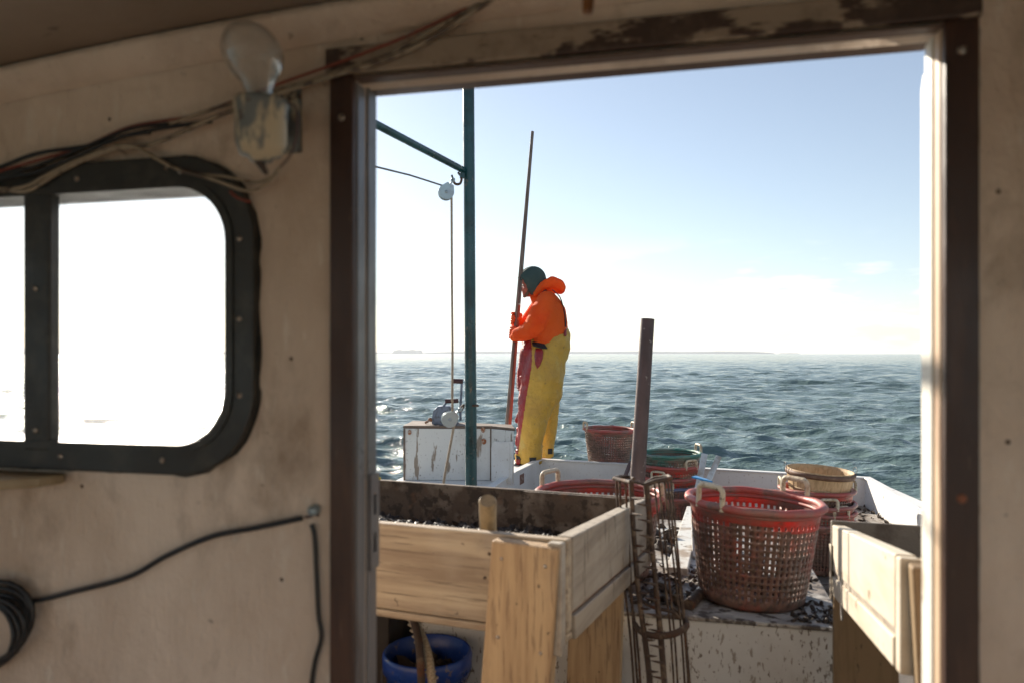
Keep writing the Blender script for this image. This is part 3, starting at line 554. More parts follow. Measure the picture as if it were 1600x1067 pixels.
# ---- orange brown wooden peg hanging from the ceiling
pg = MB(); q = at(918, 20, .80); pg.tube([q, q+Vector((.004, 0, .05))], [.0058, .0085], 12); tag(pg.build('ceiling_peg', mat('orange_brown_wood', (.22, .085, .02), .5, [((.12, .045, .012), 20, .45, .6, (6, 6, .6))])), 'orange brown wooden peg hanging from the ceiling above the doorway', 'peg')

# staples holding the wires, old screws and nail heads in the wall
for px, py in ((190, 232), (262, 262), (505, 122), (640, 52), (735, 14)):
    c = wp(px, py, .022); tag(MB().tube([c+Vector((-.006, .018, -.004)), c+Vector((-.005, -.001, -.002)), c+Vector((.005, -.001, .002)), c+Vector((.006, .018, .004))], .0012, 6).build('wire_staple', m_screw), {190: 'wire staple where the tan loop leaves the bundle over the window', 262: 'wire staple on the tan loop above the window glass', 505: 'wire staple left of the door corner', 640: 'wire staple on the two tan wires above the door header', 735: 'wire staple highest up the tan wires near the ceiling'}[px], 'staple', 'staples on the wires')
for px, py in ((171, 187), (128, 759), (565, 60), (1560, 300), (455, 560), (1575, 690), (440, 905)):
    cpart(MB().lathe([(.0001, -.0014), (.0022, -.001), (.003, 0)], 8, 0, wp(px, py, 0), axis='y').build('nail_head', m_iron))

# uneven bead of cream sealant along the outer edge of the casings
m_bead = mat('cream_sealant', (.52, .47, .40), .5, [((.30, .24, .18), 30, .5, .65)])
for xx, z1 in ((-.4865, .388), (.3372, .388)):
    rr = random.Random(int(xx*100)); P = [(xx+rr.uniform(-.0006, .0006), YW-.001, FLOOR+i*.03) for i in range(int((z1-FLOOR)/.03)+1)]
    fpart(MB().tube(P, [rr.uniform(.0012, .0028) for _ in P], 6), 'sealant_bead', m_bead, 0)
pp = MB().box((-.0, -.055, -.045), (.003, .055, .035), M=Matrix.Translation((-1.2742, 5.87, -1.01)) @ Matrix.Rotation(R(-5.4), 4, 'Z')); part(pp, 'patch_plate', mat('rusty_patch', (.20, .09, .06), .8, [((.35, .27, .22), 30, .5, .6)]), hull)
# ================================================================ BASKETS
BH = .332
def wall_r(z): return .176+(.222-.176)*(z/.315)**.9
def basket_mesh():
    NC, b = 60, MB(); zs = [0.0, .012, .034]
    rows = 12; z = .034
    for i in range(rows): zs += [z+.0132, z+.0208]; z += .0208
    zs += [.294, .305, .316]
    n = NC*2; vs = []
    for z in zs:
        rr = wall_r(z) if z > .005 else wall_r(0)-.006
        for k in range(n):
            a = 2*math.pi*(k-.20*(k % 2))/n; vs.append((rr*math.cos(a), rr*math.sin(a), z))
    fs = []
    for i in range(len(zs)-1):
        hole = 2 <= i < 2+2*rows and i % 2 == 0
        for k in range(n):
            if hole and k % 2 == 0: continue
            fs.append((i*n+k, i*n+(k+1) % n, (i+1)*n+(k+1) % n, (i+1)*n+k))
    b.add(vs, fs, 0, True)
    # bottom with slots
    vs = []; rads = [.170, .14, .125, .095, .08, .05, .0002]
    for r_ in rads:
        for k in range(n): a = 2*math.pi*(k-.20*(k % 2))/n; vs.append((r_*math.cos(a), r_*math.sin(a), .0005))
    b.add(vs, [(i*n+k, (i+1)*n+k, (i+1)*n+(k+1) % n, i*n+(k+1) % n) for i in range(len(rads)-1) for k in range(n) if not (i in (1, 3) and k % 4 < 2)], 0, False)
    o = b.build('tmp', m_bred); so_ = o.modifiers.new('s', 'SOLIDIFY'); so_.thickness = .0042; so_.offset = 0; bake(o); me = o.data; bpy.data.objects.remove(o); return me
BM = basket_mesh(); BMESH = {}
def bmesh_for(m):
    if m.name not in BMESH:
        me = BM.copy(); me.materials.clear(); me.materials.append(m); me.materials.append(m_bband if m is m_bred else m)
        for p in me.polygons: p.material_index = 1 if p.center.z > .262+.012*math.sin(3*math.atan2(p.center.y, p.center.x)) else 0
        BMESH[m.name] = me
    return BMESH[m.name]
RM = {}
def rim_mesh(m):
    if m.name not in RM:
        b = MB(); n = 72; b.tube([(.229*math.cos(2*math.pi*k/n), .229*math.sin(2*math.pi*k/n), .318+.0012*math.sin(k*.9)) for k in range(n)], .0148, 12, closed=True, flat=.9)
        b.tube([(.2185*math.cos(2*math.pi*k/n), .2185*math.sin(2*math.pi*k/n), .300) for k in range(n)], .006, 6, closed=True)
        o = b.build('tmp', m); RM[m.name] = o.data; bpy.data.objects.remove(o)
    return RM[m.name]
def handle_mesh():
    b = MB(); h, w, r = .062, .052, .018; P = [(0, -w, -.010), (0, -w, .01), (0, -w, h-r)]
    for k in range(1, 5): a = R(90*k/5); P.append((0, -w+r-r*math.cos(a), h-r+r*math.sin(a)))
    P.append((0, -w+r, h)); Q = [(0, -y, z) for _, y, z in P[::-1]]; P = P+[(0, 0, h+.001)]+Q
    b.tube(P, [.0095]*len(P), 10); o = b.build('tmp', m_handle); bv = o.data; bpy.data.objects.remove(o); return bv
HM = handle_mesh()
def link(name, me, parent, loc=(0, 0, 0), rot=(0, 0, 0), sc=(1, 1, 1)):
    o = bpy.data.objects.new(name, me); C.objects.link(o); o.parent = parent; o.location = loc; o.rotation_euler = rot; o.scale = sc; return o
GB = 'plastic bushel baskets on the boat'
def basket(loc, label, m, mr, hang=0, tilt=(0, 0), sc=(1, 1, 1), handles=True, fold=0.0):
    r = empty('basket', loc, 0, label, 'basket', GB); r.rotation_euler = (tilt[0], tilt[1], 0); r.scale = sc
    link('basket_body', bmesh_for(m), r, rot=(0, 0, random.uniform(0, 6))); link('rim', rim_mesh(mr), r, rot=(0, 0, random.uniform(0, 6)))
    if handles:
        for s in (0, math.pi):
            a = hang+s; link('handle', HM, r, (.2285*math.cos(a), .2285*math.sin(a), .318), (0, fold*0, a))
    return r
def bat(px, d, z): q = at(px, 552.5, d); return (q.x, q.y, z)
basket(bat(1173, 2.464, -.808), 'nearest and largest red basket with cream handles, alone on the corner of the white box', m_bred, m_rim, YAW+R(33), (R(-1), R(2.2)), (.935, .935, 1))
basket(bat(937, 2.74, -.808), 'mud-smeared red basket between the left table and the rusty pipe', m_bred, m_rim, YAW+R(140), (R(.5), 0), (1, 1, .92))
basket(bat(951, 6.52, WB+.003), 'lone red-brown basket up on the stern ledge behind the rusty pipe', m_bredc, m_rim, YAW+R(12), (0, R(1.5)), (.98, .98, .98))
D = bat(1048, 5.74, 0); st = [(m_bredc, m_rim, 'bottom basket, red with holes showing, of the stack under the green one'), (m_bblue, m_rimb, 'blue basket nested low in the stack topped by the green one'), (m_bred, m_rim, 'lower of the two red baskets nested between the blue one and the green one'), (m_bred, m_rim, 'red basket nested directly under the green one'), (m_bgreen, m_rimg, 'green basket on top of the stack behind the rusty pipe')]
for i, (a, b_, l) in enumerate(st):
    basket((D[0]+random.uniform(-.008, .008), D[1]+random.uniform(-.008, .008), FLOOR+.004+[0, .078, .155, .238, .325][i]), l, a, b_, YAW+R([70, 250, 235, 300, 8][i]), (R(random.uniform(-1, 1)), R(random.uniform(-1, 1))), (1, 1, 1))
E = bat(1276, 4.88, 0); le = ['bottom basket of the tall red stack at the right, mostly perforated side showing', 'second red basket up in the right stack, just above the bottom one', 'third red basket up in the right stack, second below the wooden basket', 'red basket directly under the pale wooden bushel basket']
for i in range(4):
    basket((E[0]+random.uniform(-.006, .006), E[1]+random.uniform(-.006, .006), FLOOR+.004+[0, .068, .124, .206][i]), le[i], m_bredc if i == 0 else m_bred, m_rim, YAW+R([200, 285, 265, 168][i]), (R(random.uniform(-1, 1)), R(random.uniform(0, 1.2))))
# wooden bushel basket nested on top
wb = empty('bushel_basket', (E[0], E[1], FLOOR+.326), 0, 'pale wooden slatted bushel basket with brown hoop on top of the right stack', 'basket'); wb.rotation_euler = (R(1.0), R(3.6), 0)
b = MB(); n = 34
for k in range(n):
    a = 2*math.pi*k/n; w = .0195; rr = random.uniform(-.001, .001); zt = .330+random.uniform(-.006, .004)
    c, s_ = math.cos(a), math.sin(a)
    def q(r_, off, z): return (r_*c-off*s_, r_*s_+off*c, z)
    b.hexa([q(.165+rr, -w*.75, .10), q(.168+rr, -w*.75, .10), q(.168+rr, w*.75, .10), q(.165+rr, w*.75, .10)], [q(.206+rr, -w, zt), q(.209+rr, -w, zt), q(.209+rr, w, zt), q(.206+rr, w, zt)])
b.build('slats', m_slat, wb)
b = MB(); pr = [(.2105, .296), (.214, .296), (.216, .328), (.2125, .328), (.2105, .296)]; b.lathe(pr, 48); b.build('hoop', m_hoop, wb)
b = MB(); pr = [(.2035, .300), (.205, .296), (.2065, .335), (.204, .335), (.2035, .300)]; b.lathe(pr, 48); b.build('inner_hoop', m_slat, wb)
b = MB(); pr = [(.186, .21), (.1885, .21), (.191, .224), (.188, .224), (.186, .21)]; b.lathe(pr, 48); b.build('middle_hoop', m_slat, wb)
for a in (YAW+R(172), YAW+R(-5)):
    b = MB(); c, s_ = math.cos(a), math.sin(a); P = [(.217*c-.035*s_, .217*s_+.035*c, .30), (.223*c-.03*s_, .223*s_+.03*c, .352), (.224*c, .224*s_, .366), (.223*c+.03*s_, .223*s_-.03*c, .352), (.217*c+.035*s_, .217*s_-.035*c, .30)]
    b.tube(P, .0018, 6, sm=4); b.build('handle', m_wire, wb)
b = MB().lathe([(.0001, .14), (.168, .14), (.17, .137)], 40); b.build('bottom', m_slat, wb)
# ================================================================ CULLING TABLES
def table(name, loc, rz, slope, label, sx, side_len, wid, mats, right):
    """tray on plank legs; local x to the right, y aft, z up from the corner nearest the doorway. sx: -1 tray extends left, +1 extends right"""
    t = empty(name, loc, rz, label, 'table'); tg = math.tan(slope); sh = lambda v: Vector((v.x, v.y, v.z-tg*v.y))
    def mk(a, c, n_, m, bev=.0035, fn=sh):
        b = MB()
        # subdivide long boxes so that the slope shear is exact
        b.box((min(a[0], c[0]), a[1], a[2]), (max(a[0], c[0]), c[1], c[2])); b.fn = fn; return b.build(n_, m, t, bevel=bev)
    return t, mk, sh
G2 = 'sorting tables by the doorway'
T1, mk, sh = table('sorting_table', (-.2325, 1.527, -.388), R(-7.6), R(5.2), 'long weathered wooden sorting table left of the aisle, filled with muddy shells', -1, .9, 1.2, None, False); T1['group'] = G2
L = .905
mk((-1.25, 0, -.196), (-.002, .036, 0), 'front_board', m_grey_x)
mk((-1.25, -.004, -.214), (-.002, .040, -.1975), 'front_ledge', m_grey_x)
mk((-.036, .0375, -.158), (0, L-.001, .002), 'side_board', m_grey_y)
mk((-.030, .0415, -.166), (-.006, L-.002, -.1585), 'side_seam', m_hoop, .001)
mk((-.034, .0415, -.218), (.005, L+.012, -.1665), 'side_strip', m_grey_y)
mk((-.0355, -.034, -.235), (-.004, -.001, -.003), 'corner_post', m_grey_y)
mk((-1.25, L, -.20), (.008, L+.030, .004), 'back_board', m_traymud)
mk((-1.25, .037, -.150), (-.037, L-.001, -.138), 'tray_floor', m_traymud, 0)
mk((-.42, L-.016, -.14), (-.0365, L-.001, .001), 'inner_board', m_traymud, .002)
def leg(x0, x1, y0, y1, ztop, lean, m, name='leg', fn=None):
    b = MB(); zb = FLOOR-(-.388); b.hexa([(x0-lean, y0, zb), (x1-lean*.85, y0, zb), (x1-lean*.85, y1, zb), (x0-lean, y1, zb)], [(x0, y0, ztop), (x1, y0, ztop-.004), (x1, y1, ztop-.004), (x0, y1, ztop)])
    o = b.build(name, m, T1, bevel=.005); return o
lg1 = leg(-.155, -.006, -.044, -.006, -.004, .085, m_pine_v)
lg2 = leg(-.200, -.036, L-.185, L-.147, -.17, .03, m_pine_v)
leg(-1.2, -1.05, -.042, -.004, -.01, 0, m_pine_v); leg(-1.2, -1.05, L-.05, L-.012, -.30, 0, m_pine_v)
for x, z in ((-.132, -.040), (-.036, -.046), (-.140, -.205), (-.046, -.225), ):
    b = MB().lathe([(.0001, -.0012), (.0032, -.0012), (.0042, .001)], 10, 0, (x, -.0455, z), axis='y'); b.build('screw', m_screw, lg1)
for x, z in ((-.178, -.045), (-.172, -.078), (-.188, -.098)): MB().lathe([(.0001, -.001), (.003, -.001), (.004, .001)], 10, 0, (x, -.0012, z), axis='y').build('screw', m_iron, T1)
# handle of a tool sticking out of the tray
pe = MB(); q0 = at(763, 834, 1.60); q1 = at(762, 778, 1.55)
q0 = at(763, 852, 1.73); q1 = at(762, 783, 1.64); ax_ = (q1-q0).normalized(); pe.tube([q0, q1, q1+ax_*.003], [.0190, .0200, .0180], 24)
m_peg = mat('worn_handle_wood', (.27, .20, .11), .5, [((.14, .10, .055), 14, .45, .62, (3, 3, .6), 6, .8), ((.34, .30, .24), 30, .6, .7)], bump=(60, .0008))
tag(pe.build('wooden_peg', m_peg), 'stubby round wooden handle sticking up over the front board of the left table', 'peg')
# heap of mussel shells in the tray
def heap(name, n, fn, size, m, parent=None, seed=3, flat=.45):
    rr = random.Random(seed); b = MB()
    for i in range(n):
        p = fn(rr); s_ = rr.uniform(*size); Mx = Euler((rr.uniform(-1, 1), rr.uniform(-1, 1), rr.uniform(0, 6.3))).to_matrix()
        vs = []; sg = 7
        for j, (rr_, z) in enumerate(((.35, -.5), (.95, -.15), (1.0, .1), (.55, .45))):
            for k in range(sg):
                a = 2*math.pi*k/sg; e = 1+.25*rr.uniform(-1, 1); vs.append(Vector(p)+Mx @ Vector((math.cos(a)*rr_*s_*1.5*e, math.sin(a)*rr_*s_*.9*e, z*s_*flat*2)))
        b.add(vs, [(j*sg+k, j*sg+(k+1) % sg, (j+1)*sg+(k+1) % sg, (j+1)*sg+k) for j in range(3) for k in range(sg)]+[tuple(range(sg))[::-1], tuple(range(3*sg, 4*sg))], 0, False)
    return b.build(name, m, parent)
def tp(rr):
    x = rr.uniform(-1.2, -.06); y = rr.uniform(.06, .88); h = .05*math.exp(-((x+.95)/.5)**2-((y-.4)/.3)**2)*1.6+.012
    h += .03*math.exp(-((x+.42)/.12)**2-((y-.55)/.2)**2)
    return T1.matrix_basis @ Vector((x, y, -.138-math.tan(R(5.2))*y+rr.uniform(-.01, h*.8)))
h1 = heap('mussel_heap', 2600, tp, (.008, .017), m_mussel, None, 3); tag(h1, 'dark wet mussels and shell mud spread in the left sorting table', 'shells', kind='stuff')
# small yellow float on the rim
q = at(592, 748, 2.70); b = MB(); 
for i in range(7): b.ball(q+Vector((random.uniform(-.02, .02), random.uniform(-.01, .01), random.uniform(.0, .014))), random.uniform(.006, .010), 8, sc=(1, 1, .8))
tag(b.build('yellow_scrap', mat('yellow_foam', (.75, .55, .01), .6)), 'tiny bright yellow scrap on the far edge of the left table', 'scrap')
# ---- right table
T2 = empty('sorting_table', (.356, 1.375, -.342), R(-3.7), 'pale wooden sorting table cut off by the right door jamb, sunlit side board', 'table', G2); T2['label'] = 'pale wooden sorting table cut off by the right door jamb, sunlit side board'
T2['category'] = 'table'; T2['group'] = G2; T2.location = (.356, 1.375, -.342); T2.rotation_euler = (0, 0, R(-3.7))
tg2 = math.tan(R(9.2)); sh2 = lambda v: Vector((v.x, v.y, v.z-tg2*v.y))
def mk2(a, c, n_, m, bev=.0035, fn=sh2): b = MB().box(a, c); b.fn = fn; return b.build(n_, m, T2, bevel=bev)
L2 = .865
mk2((0, .02, -.130), (.034, L2-.001, 0), 'side_board', m_pale_y)
mk2((.003, .02, -.142), (.030, L2-.002, -.1305), 'side_seam', m_grey_y, .001)
mk2((-.003, .02, -.196), (.032, L2-.012, -.1425), 'side_strip', m_pale_y)
mk2((-.006, L2-.02, -.21), (-.0035, L2+.018, -.055), 'corner_strip', m_pale_y, .001)
mk2((-.002, L2, -.20), (1.05, L2+.022, .012), 'back_board', m_traygrey)
mk2((.035, -.016, -.19), (1.05, .019, -.004), 'front_board', m_grey_x)
mk2((.001, -.016, -.20), (.034, .018, -.003), 'corner_post', m_pale_y)
mk2((.035, .02, -.17), (1.05, L2-.001, -.158), 'tray_floor', m_traygrey, 0)
zb = FLOOR+.342
def leg2(x0, x1, y0, y1, ztop, m, lean=0.0): b = MB().hexa([(x0+lean, y0, zb), (x1+lean, y0, zb), (x1+lean, y1, zb), (x0+lean, y1, zb)], [(x0, y0, ztop), (x1, y0, ztop), (x1, y1, ztop), (x0, y1, ztop)]); return b.build('leg', m, T2, bevel=.004)
leg2(.012, .16, -.052, -.0175, -.006, m_ply, .05); leg2(.0, .165, L2-.03, L2-.001, -.20-tg2*L2+.05, m_ply, 0.0)
leg2(.88, 1.03, -.052, -.0175, -.006, m_ply); leg2(.88, 1.03, L2-.03, L2-.001, -.30, m_ply)
def tp2(rr):
    x = rr.uniform(.05, 1.0); y = rr.uniform(.05, L2-.02); return T2.matrix_basis @ Vector((x, y, -.158-tg2*y+rr.uniform(0, .02)))
h2 = heap('shell_mud', 700, tp2, (.008, .016), m_mussel, None, 8); tag(h2, 'muddy shells in the right sorting table', 'shells', kind='stuff')
# little loop of black line hanging on the sunlit side board
b = MB(); P = [T2.matrix_basis @ sh2(Vector(p)) for p in ((-.006, .62, -.12), (-.010, .60, -.15), (-.012, .56, -.20), (-.010, .60, -.22), (-.007, .64, -.17), (-.006, .62, -.12))]
b.tube(P, .0016, 6, sm=4); tag(b.build('line_loop', m_wire), 'small loop of dark line hanging on the sunlit side of the right table', 'line')
# ================================================================ BUCKET UNDER THE LEFT TABLE
qb = at(668, 1014, 2.30); FB = FLOOR+.10; bk = empty('bucket', (qb.x, qb.y, FB), 0, 'dark blue plastic bucket in the shade under the left table', 'bucket')
H = qb.z-FB; b = MB(); b.lathe([(r_*.87, z) for r_, z in [(.0001, .004), (.118, .004), (.122, 0), (.146, H-.06), (.158, H-.055), (.160, H-.012), (.156, H-.003), (.152, H), (.147, H-.003), (.143, H-.06), (.118, .012), (.0001, .012)]], 44); b.build('bucket_body', m_bucket, bk)
b = MB(); b.tube([(.141*math.cos(a), .141*math.sin(a)-.0, H-.05+.10*(-abs(math.sin(a)))*.8) for a in [math.pi+math.pi*k/14 for k in range(15)]], .0022, 6); b.build('bail_handle', m_wire, bk)
def bp3(rr):
    a = rr.uniform(0, 6.28); r_ = .095*math.sqrt(rr.random()); return Vector((qb.x+r_*math.cos(a), qb.y+r_*math.sin(a), FB+H-.065-rr.uniform(0, .05)))
tag(heap('oyster_pile', 60, bp3, (.020, .034), m_shell, None, 4), 'oysters and mud clumps inside the blue bucket', 'oysters', kind='stuff')
# two poles / rope-wrapped sticks standing in front of the bucket
b = MB(); b.tube([at(636, 940, 2.2), at(654, 1000, 2.13), at(660, 1120, 2.06), at(662, 1250, 2.0)], .0115, 12, sm=4); tag(b.build('stick', m_iron), 'thin dark stick leaning across the blue bucket', 'stick')
b = MB(); b.tube([at(632, 935, 2.24), at(640, 958, 2.2), at(662, 1000, 2.16), at(672, 1040, 2.12), at(680, 1120, 2.05)], .0125, 12, sm=4)
for k in range(14):
    t_ = k/13; c = at(632+t_*44, 938+t_*120, 2.24-t_*.135); b.lathe([(.0125, -.004), (.017, 0), (.0125, .004)], 12, 0, c)
tag(b.build('rope_wrapped_stick', m_rope), 'rope wrapped stick leaning over the blue bucket beside the dark stick', 'stick')
# ================================================================ RUSTY PIPE POST
b = MB(); pt = at(1012, 499, 4.55); pm = at(996, 750, 4.50); dirv = (pt-pm).normalized(); bot = pm-dirv*((pm.z-FLOOR)/dirv.z)
r_ = 11.3*4.55/F; b.tube([bot, bot.lerp(pt, .4), pt], [r_*1.05, r_*1.03, r_*.93], 20, caps=False)
ax = dirv; b.tube([pt, pt+ax*.002], [r_*.93, r_*.93], 20, caps=False); b.tube([pt+ax*.002, pt-ax*.25], [r_*.80, r_*.80], 20, caps=False)
ring_ = MB(); rp = empty('rusty_pipe', bot, 0, 'thick rusty brown pipe standing upright amidships, leaning slightly', 'pipe'); part(b, 'pipe', m_rust, rp)
part(MB().tube([bot, bot+Vector((0, 0, .012))], [.09, .09], 24), 'base_flange', m_rust, rp)
b = MB(); b.tube([at(985, 722, 5.6), at(970, 762, 5.35)], .016, 10); tag(b.build('short_rod', m_rust), 'short dark rod leaning against the coaming behind the rusty pipe', 'rod')
# ================================================================ GREEN MAST, STAY, BLOCKS AND ROPE
gm_ = empty('green_mast', (at(736, 552, 3.8).x, at(736, 552, 3.8).y, FLOOR), 0, 'tall dark green painted pipe mast with a green bar running forward', 'mast')
b = MB(); p0 = at(737, 900, 3.80); p0.z = FLOOR; p1 = at(732, 130, 3.80); p2 = at(730.5, -60, 3.80); b.tube([p0, at(736, 700, 3.8), p1, p2], 9.0*3.8/F, 20); part(b, 'mast_pole', m_green, gm_)
b = MB(); ba = at(727, 268, 3.80); bb = W3(-.557, 3.02, ba.z); dv_ = (bb-ba).normalized(); b.tube([ba+dv_*.0, ba+dv_*2.9], 6.3*3.4/F*.92, 14); part(b, 'forward_bar', m_green, gm_)
b = MB(); ex = ba+dv_*2.88; b.tube([ex+Vector((0, 0, .02)), Vector((ex.x, ex.y, zc(ex.x)+.06))], .02, 12); part(b, 'bar_support', m_green, gm_)
b = MB(); cc = ba+dv_*.035+Vector((0, 0, -.018)); b.tube([cc+Vector((-.0, 0, .0)), cc+Vector((0, 0, -.025))], .014, 10); part(b, 'weld_lug', m_green, gm_)
b = MB(); P = [at(716, 270, 3.78), at(721, 278, 3.77), at(719, 287, 3.77), at(712, 288, 3.77), at(708, 283, 3.77)]; b.tube(P, .0065, 8, sm=5); b.tube([at(708, 283, 3.77), at(706, 274, 3.77)], .0055, 8); part(b, 'hook', m_iron, gm_)
def block(px, py, d, ang, label, yaw_off):
    s_ = d/F; root = empty('pulley_block', at(px, py, d), YAW+yaw_off, label, 'pulley', 'galvanised pulleys on the green mast')
    def prof(scale, ya, yb):
        lp = []
        for k in range(22):
            a = R(-215+250*k/21); lp.append((12.2*s_*math.cos(a)*scale, 12.2*s_*math.sin(a)*scale))
        lp += [(5.5*s_*scale, 14.5*s_*scale), (-5.5*s_*scale, 14.5*s_*scale)]
        return plate('cheek_plate', [lp], ya, yb, m_galv)
    for ya, yb in ((-.017, -.013), (.013, .017)):
        o = prof(1, ya, yb); o.parent = root; o.rotation_euler = (0, ang, 0)
    b = MB(); b.lathe([(.0001, -.012), (10.5*s_, -.012), (8.6*s_, 0), (10.5*s_, .012), (.0001, .012)], 28, axis='y'); b.build('sheave', m_iron, root)
    b = MB(); b.lathe([(.0001, -.021), (2.2*s_, -.021), (2.6*s_, -.016), (2.6*s_, .021)], 14, axis='y'); b.build('axle_bolt', m_galv, root)
    u = Vector((math.sin(ang), 0, math.cos(ang))); b = MB(); c = u*(14*s_); b.tube([c, c+u*(5*s_), c+u*(7*s_)+Vector((3*s_, 0, 0)), c+u*(11*s_)], .0045, 8, sm=3); b.tube([c+u*(9*s_)+Vector((2.6*s_*math.cos(a), 0, 2.6*s_*math.sin(a))) for a in [k*math.pi/5 for k in range(10)]], .0035, 6, closed=True); b.build('swivel_eye', m_galv, root)
    return root
block(697, 301, 3.74, R(28), 'upper pale metal pulley hooked on the green mast', R(12))
block(702, 655, 3.62, R(48), 'lower pale metal pulley in front of the white cabinet', R(14))
b = MB(); P = [at(716, 641, 3.66), at(721, 635, 3.72), at(725, 632, 3.78), at(722, 640, 3.75), at(717, 643, 3.68)]; b.tube(P, .005, 8, sm=4); b.tube([at(738, 633, 3.76), at(748, 633.5, 3.76)], .006, 8); part(b, 'shackle', m_iron, gm_)
tg_ = 'rope'
b = MB(); b.tube([at(705.5, 308, 3.74), at(706, 420, 3.73), at(707, 540, 3.69), at(707, 640, 3.62), at(711, 655, 3.62), at(708, 672, 3.61), at(700, 715, 3.55), at(692, 762, 3.50), at(684, 830, 3.5)], .0062, 8, sm=6); tag(b.build('hauling_rope', m_rope), 'tan rope hanging from the upper pulley through the lower one', 'rope')
b = MB(); b.tube([at(705, 310, 3.74), at(702, 292, 3.74), at(690, 290, 3.74), at(640, 274, 3.45), at(583, 260, 3.1), at(520, 240, 2.8)], .0042, 8, sm=2); tag(b.build('winch_wire', m_wire), 'thin dark wire running from the upper pulley to the left', 'wire')
# ================================================================ WHITE CABINET WITH WINCH
A_ = at(632, 661, 5.74); B_ = at(767, 664, 5.72); C_ = at(803, 668.5, 5.55); top_z = -.557; bz = WB+.002
fB = (B_-A_); fB.z = 0; n_ = Vector((-fB.y, fB.x, 0)).normalized()
cbn = empty('white_cabinet', (B_.x, B_.y, bz), 0, 'peeling white wooden cabinet with brown top edge on the port side deck', 'cabinet')
def P2(p, z, off=0): return Vector((p.x, p.y, z))+n_*off
Dp = n_*.44; n3 = Vector((-(C_-B_).y, (C_-B_).x, 0)).normalized()
b = MB(); Cb = Vector((C_.x*1.05-.03, C_.y*1.05, 0)); pl_ = [A_, B_, C_, Cb, A_+Dp]
b.add([P2(p, bz) for p in pl_]+[P2(p, top_z-.022) for p in pl_], [tuple(range(5))[::-1], tuple(range(5, 10))]+[(i, (i+1) % 5, 5+(i+1) % 5, 5+i) for i in range(5)]); part(b, 'cabinet_body', m_boxpaint, cbn, bevel=.004)
cen = sum((Vector((p.x, p.y, 0)) for p in pl_), Vector())/5
pl2 = [Vector((p.x, p.y, 0))+(Vector((p.x, p.y, 0))-cen).normalized()*.012 for p in pl_]
b = MB(); b.add([P2(p, top_z-.0215) for p in pl2]+[P2(p, top_z) for p in pl2], [tuple(range(5))[::-1], tuple(range(5, 10))]+[(i, (i+1) % 5, 5+(i+1) % 5, 5+i) for i in range(5)]); part(b, 'cabinet_top', m_plankbrown, cbn, bevel=.004)
b = MB(); e = fB.normalized(); q = B_-e*.004-n_*.0; b.box((-.006, -.004, bz), (.006, .02, top_z-.023), M=Matrix.Translation((B_.x, B_.y, 0))); part(b, 'corner_strip', m_plankbrown, cbn)
b = MB(); b.box((-.008, -.010, bz), (.006, .0, top_z-.023), M=Matrix.Translation((A_.x, A_.y, 0)) @ Matrix.Rotation(YAW, 4, 'Z')); part(b, 'edge_strip', m_plankbrown, cbn)
# hatch door with a rounded corner on the right face
ang2 = math.atan2((C_-B_).y, (C_-B_).x); wl = (C_-B_); wl.z = 0; wl = wl.length
hl = [(x, z) for x, z in [(.02, bz-top_z+.0), (wl-.004, bz-top_z), (wl-.004, -.10)]+[(wl*.40-.0+.0+.05*0+.0+.0, -.115)]+[(.02+.055-.055*math.sin(R(t)), -.165+.055*math.cos(R(t))-.0) for t in (15, 40, 65, 90)]]
hd = plate('hatch_door', [hl], -.016, -.001, m_white2); hd.data.transform(Matrix.Translation((B_.x, B_.y, top_z)) @ Matrix.Rotation(ang2, 4, 'Z')); hd.parent = cbn; hd.matrix_parent_inverse = Matrix.Translation(cbn.location).inverted()
hl2 = [(x*.86+.012, z*.93-.018) for x, z in hl]; h2_ = plate('hatch_panel', [hl2], -.020, -.0165, m_white2); h2_.data.transform(Matrix.Translation((B_.x, B_.y, top_z)) @ Matrix.Rotation(ang2, 4, 'Z')); h2_.parent = cbn; h2_.matrix_parent_inverse = Matrix.Translation(cbn.location).inverted()
m_rs = mat('rust_spot', (.30, .10, .035), .8, [((.45, .36, .28), 60, .5, .6)])
for px, py, rd in ((755, 671, .020), (756, 689, .022), (640, 675, .018)):
    q = at(px, py, 5.715); b = MB(); a_ = math.atan2(fB.y, fB.x); Mx = Matrix.Rotation(a_, 3, 'Z'); b.ball(q-n_*.001, rd, 12, sc=(.85, .12, 1.1), M=Mx); part(b, 'rust_spot', m_rs, cbn)
wn_ = empty('hand_winch', at(700, 656, 5.92), YAW, 'blue grey hand winch with two dark red grips on top of the white cabinet', 'winch')
s_ = 6.0/F; wn_.location.z = top_z
hs = [(-22, 0), (22, 0), (20, 5), (15, 26), (8, 31), (-12, 31), (-20, 23), (-23, 8)]; o = plate('winch_housing', [[(x*s_*.85-.02, z*s_*.85+.001) for x, z in hs]], -.06, .06, m_winch, bevel=.004); o.parent = wn_
def wq(px, py, y=0): return Vector(((px-700)*s_, y, (661-py)*s_))
b = MB(); b.tube([wq(694, 634, -.06), wq(700, 625, -.07)], .010, 8); b.build('short_crank', m_winch, wn_)
b = MB(); b.tube([wq(697, 626, -.07), wq(717, 625, -.075)], .017, 12); b.build('grip', m_grip, wn_)
b = MB(); b.tube([wq(720, 655, -.05), wq(720, 640, -.08), wq(722, 600, -.08), wq(723, 592, -.08)], .010, 8); b.build('long_crank', m_winch, wn_)
b = MB(); b.tube([wq(709, 595, -.08), wq(724, 595.5, -.08)], .019, 12); b.build('grip', m_grip, wn_)
b = MB(); b.lathe([(.0001, 0), (.016, 0), (.018, .01), (.012, .028), (.0001, .032)], 12, 0, at(672, 658, 5.85)); b.tube([at(664, 660, 5.85), at(669, 658, 5.85)], .010, 8); tag(b.build('rusty_bolt', m_rs), 'rusty bolt head on the white cabinet top left of the winch', 'bolt')
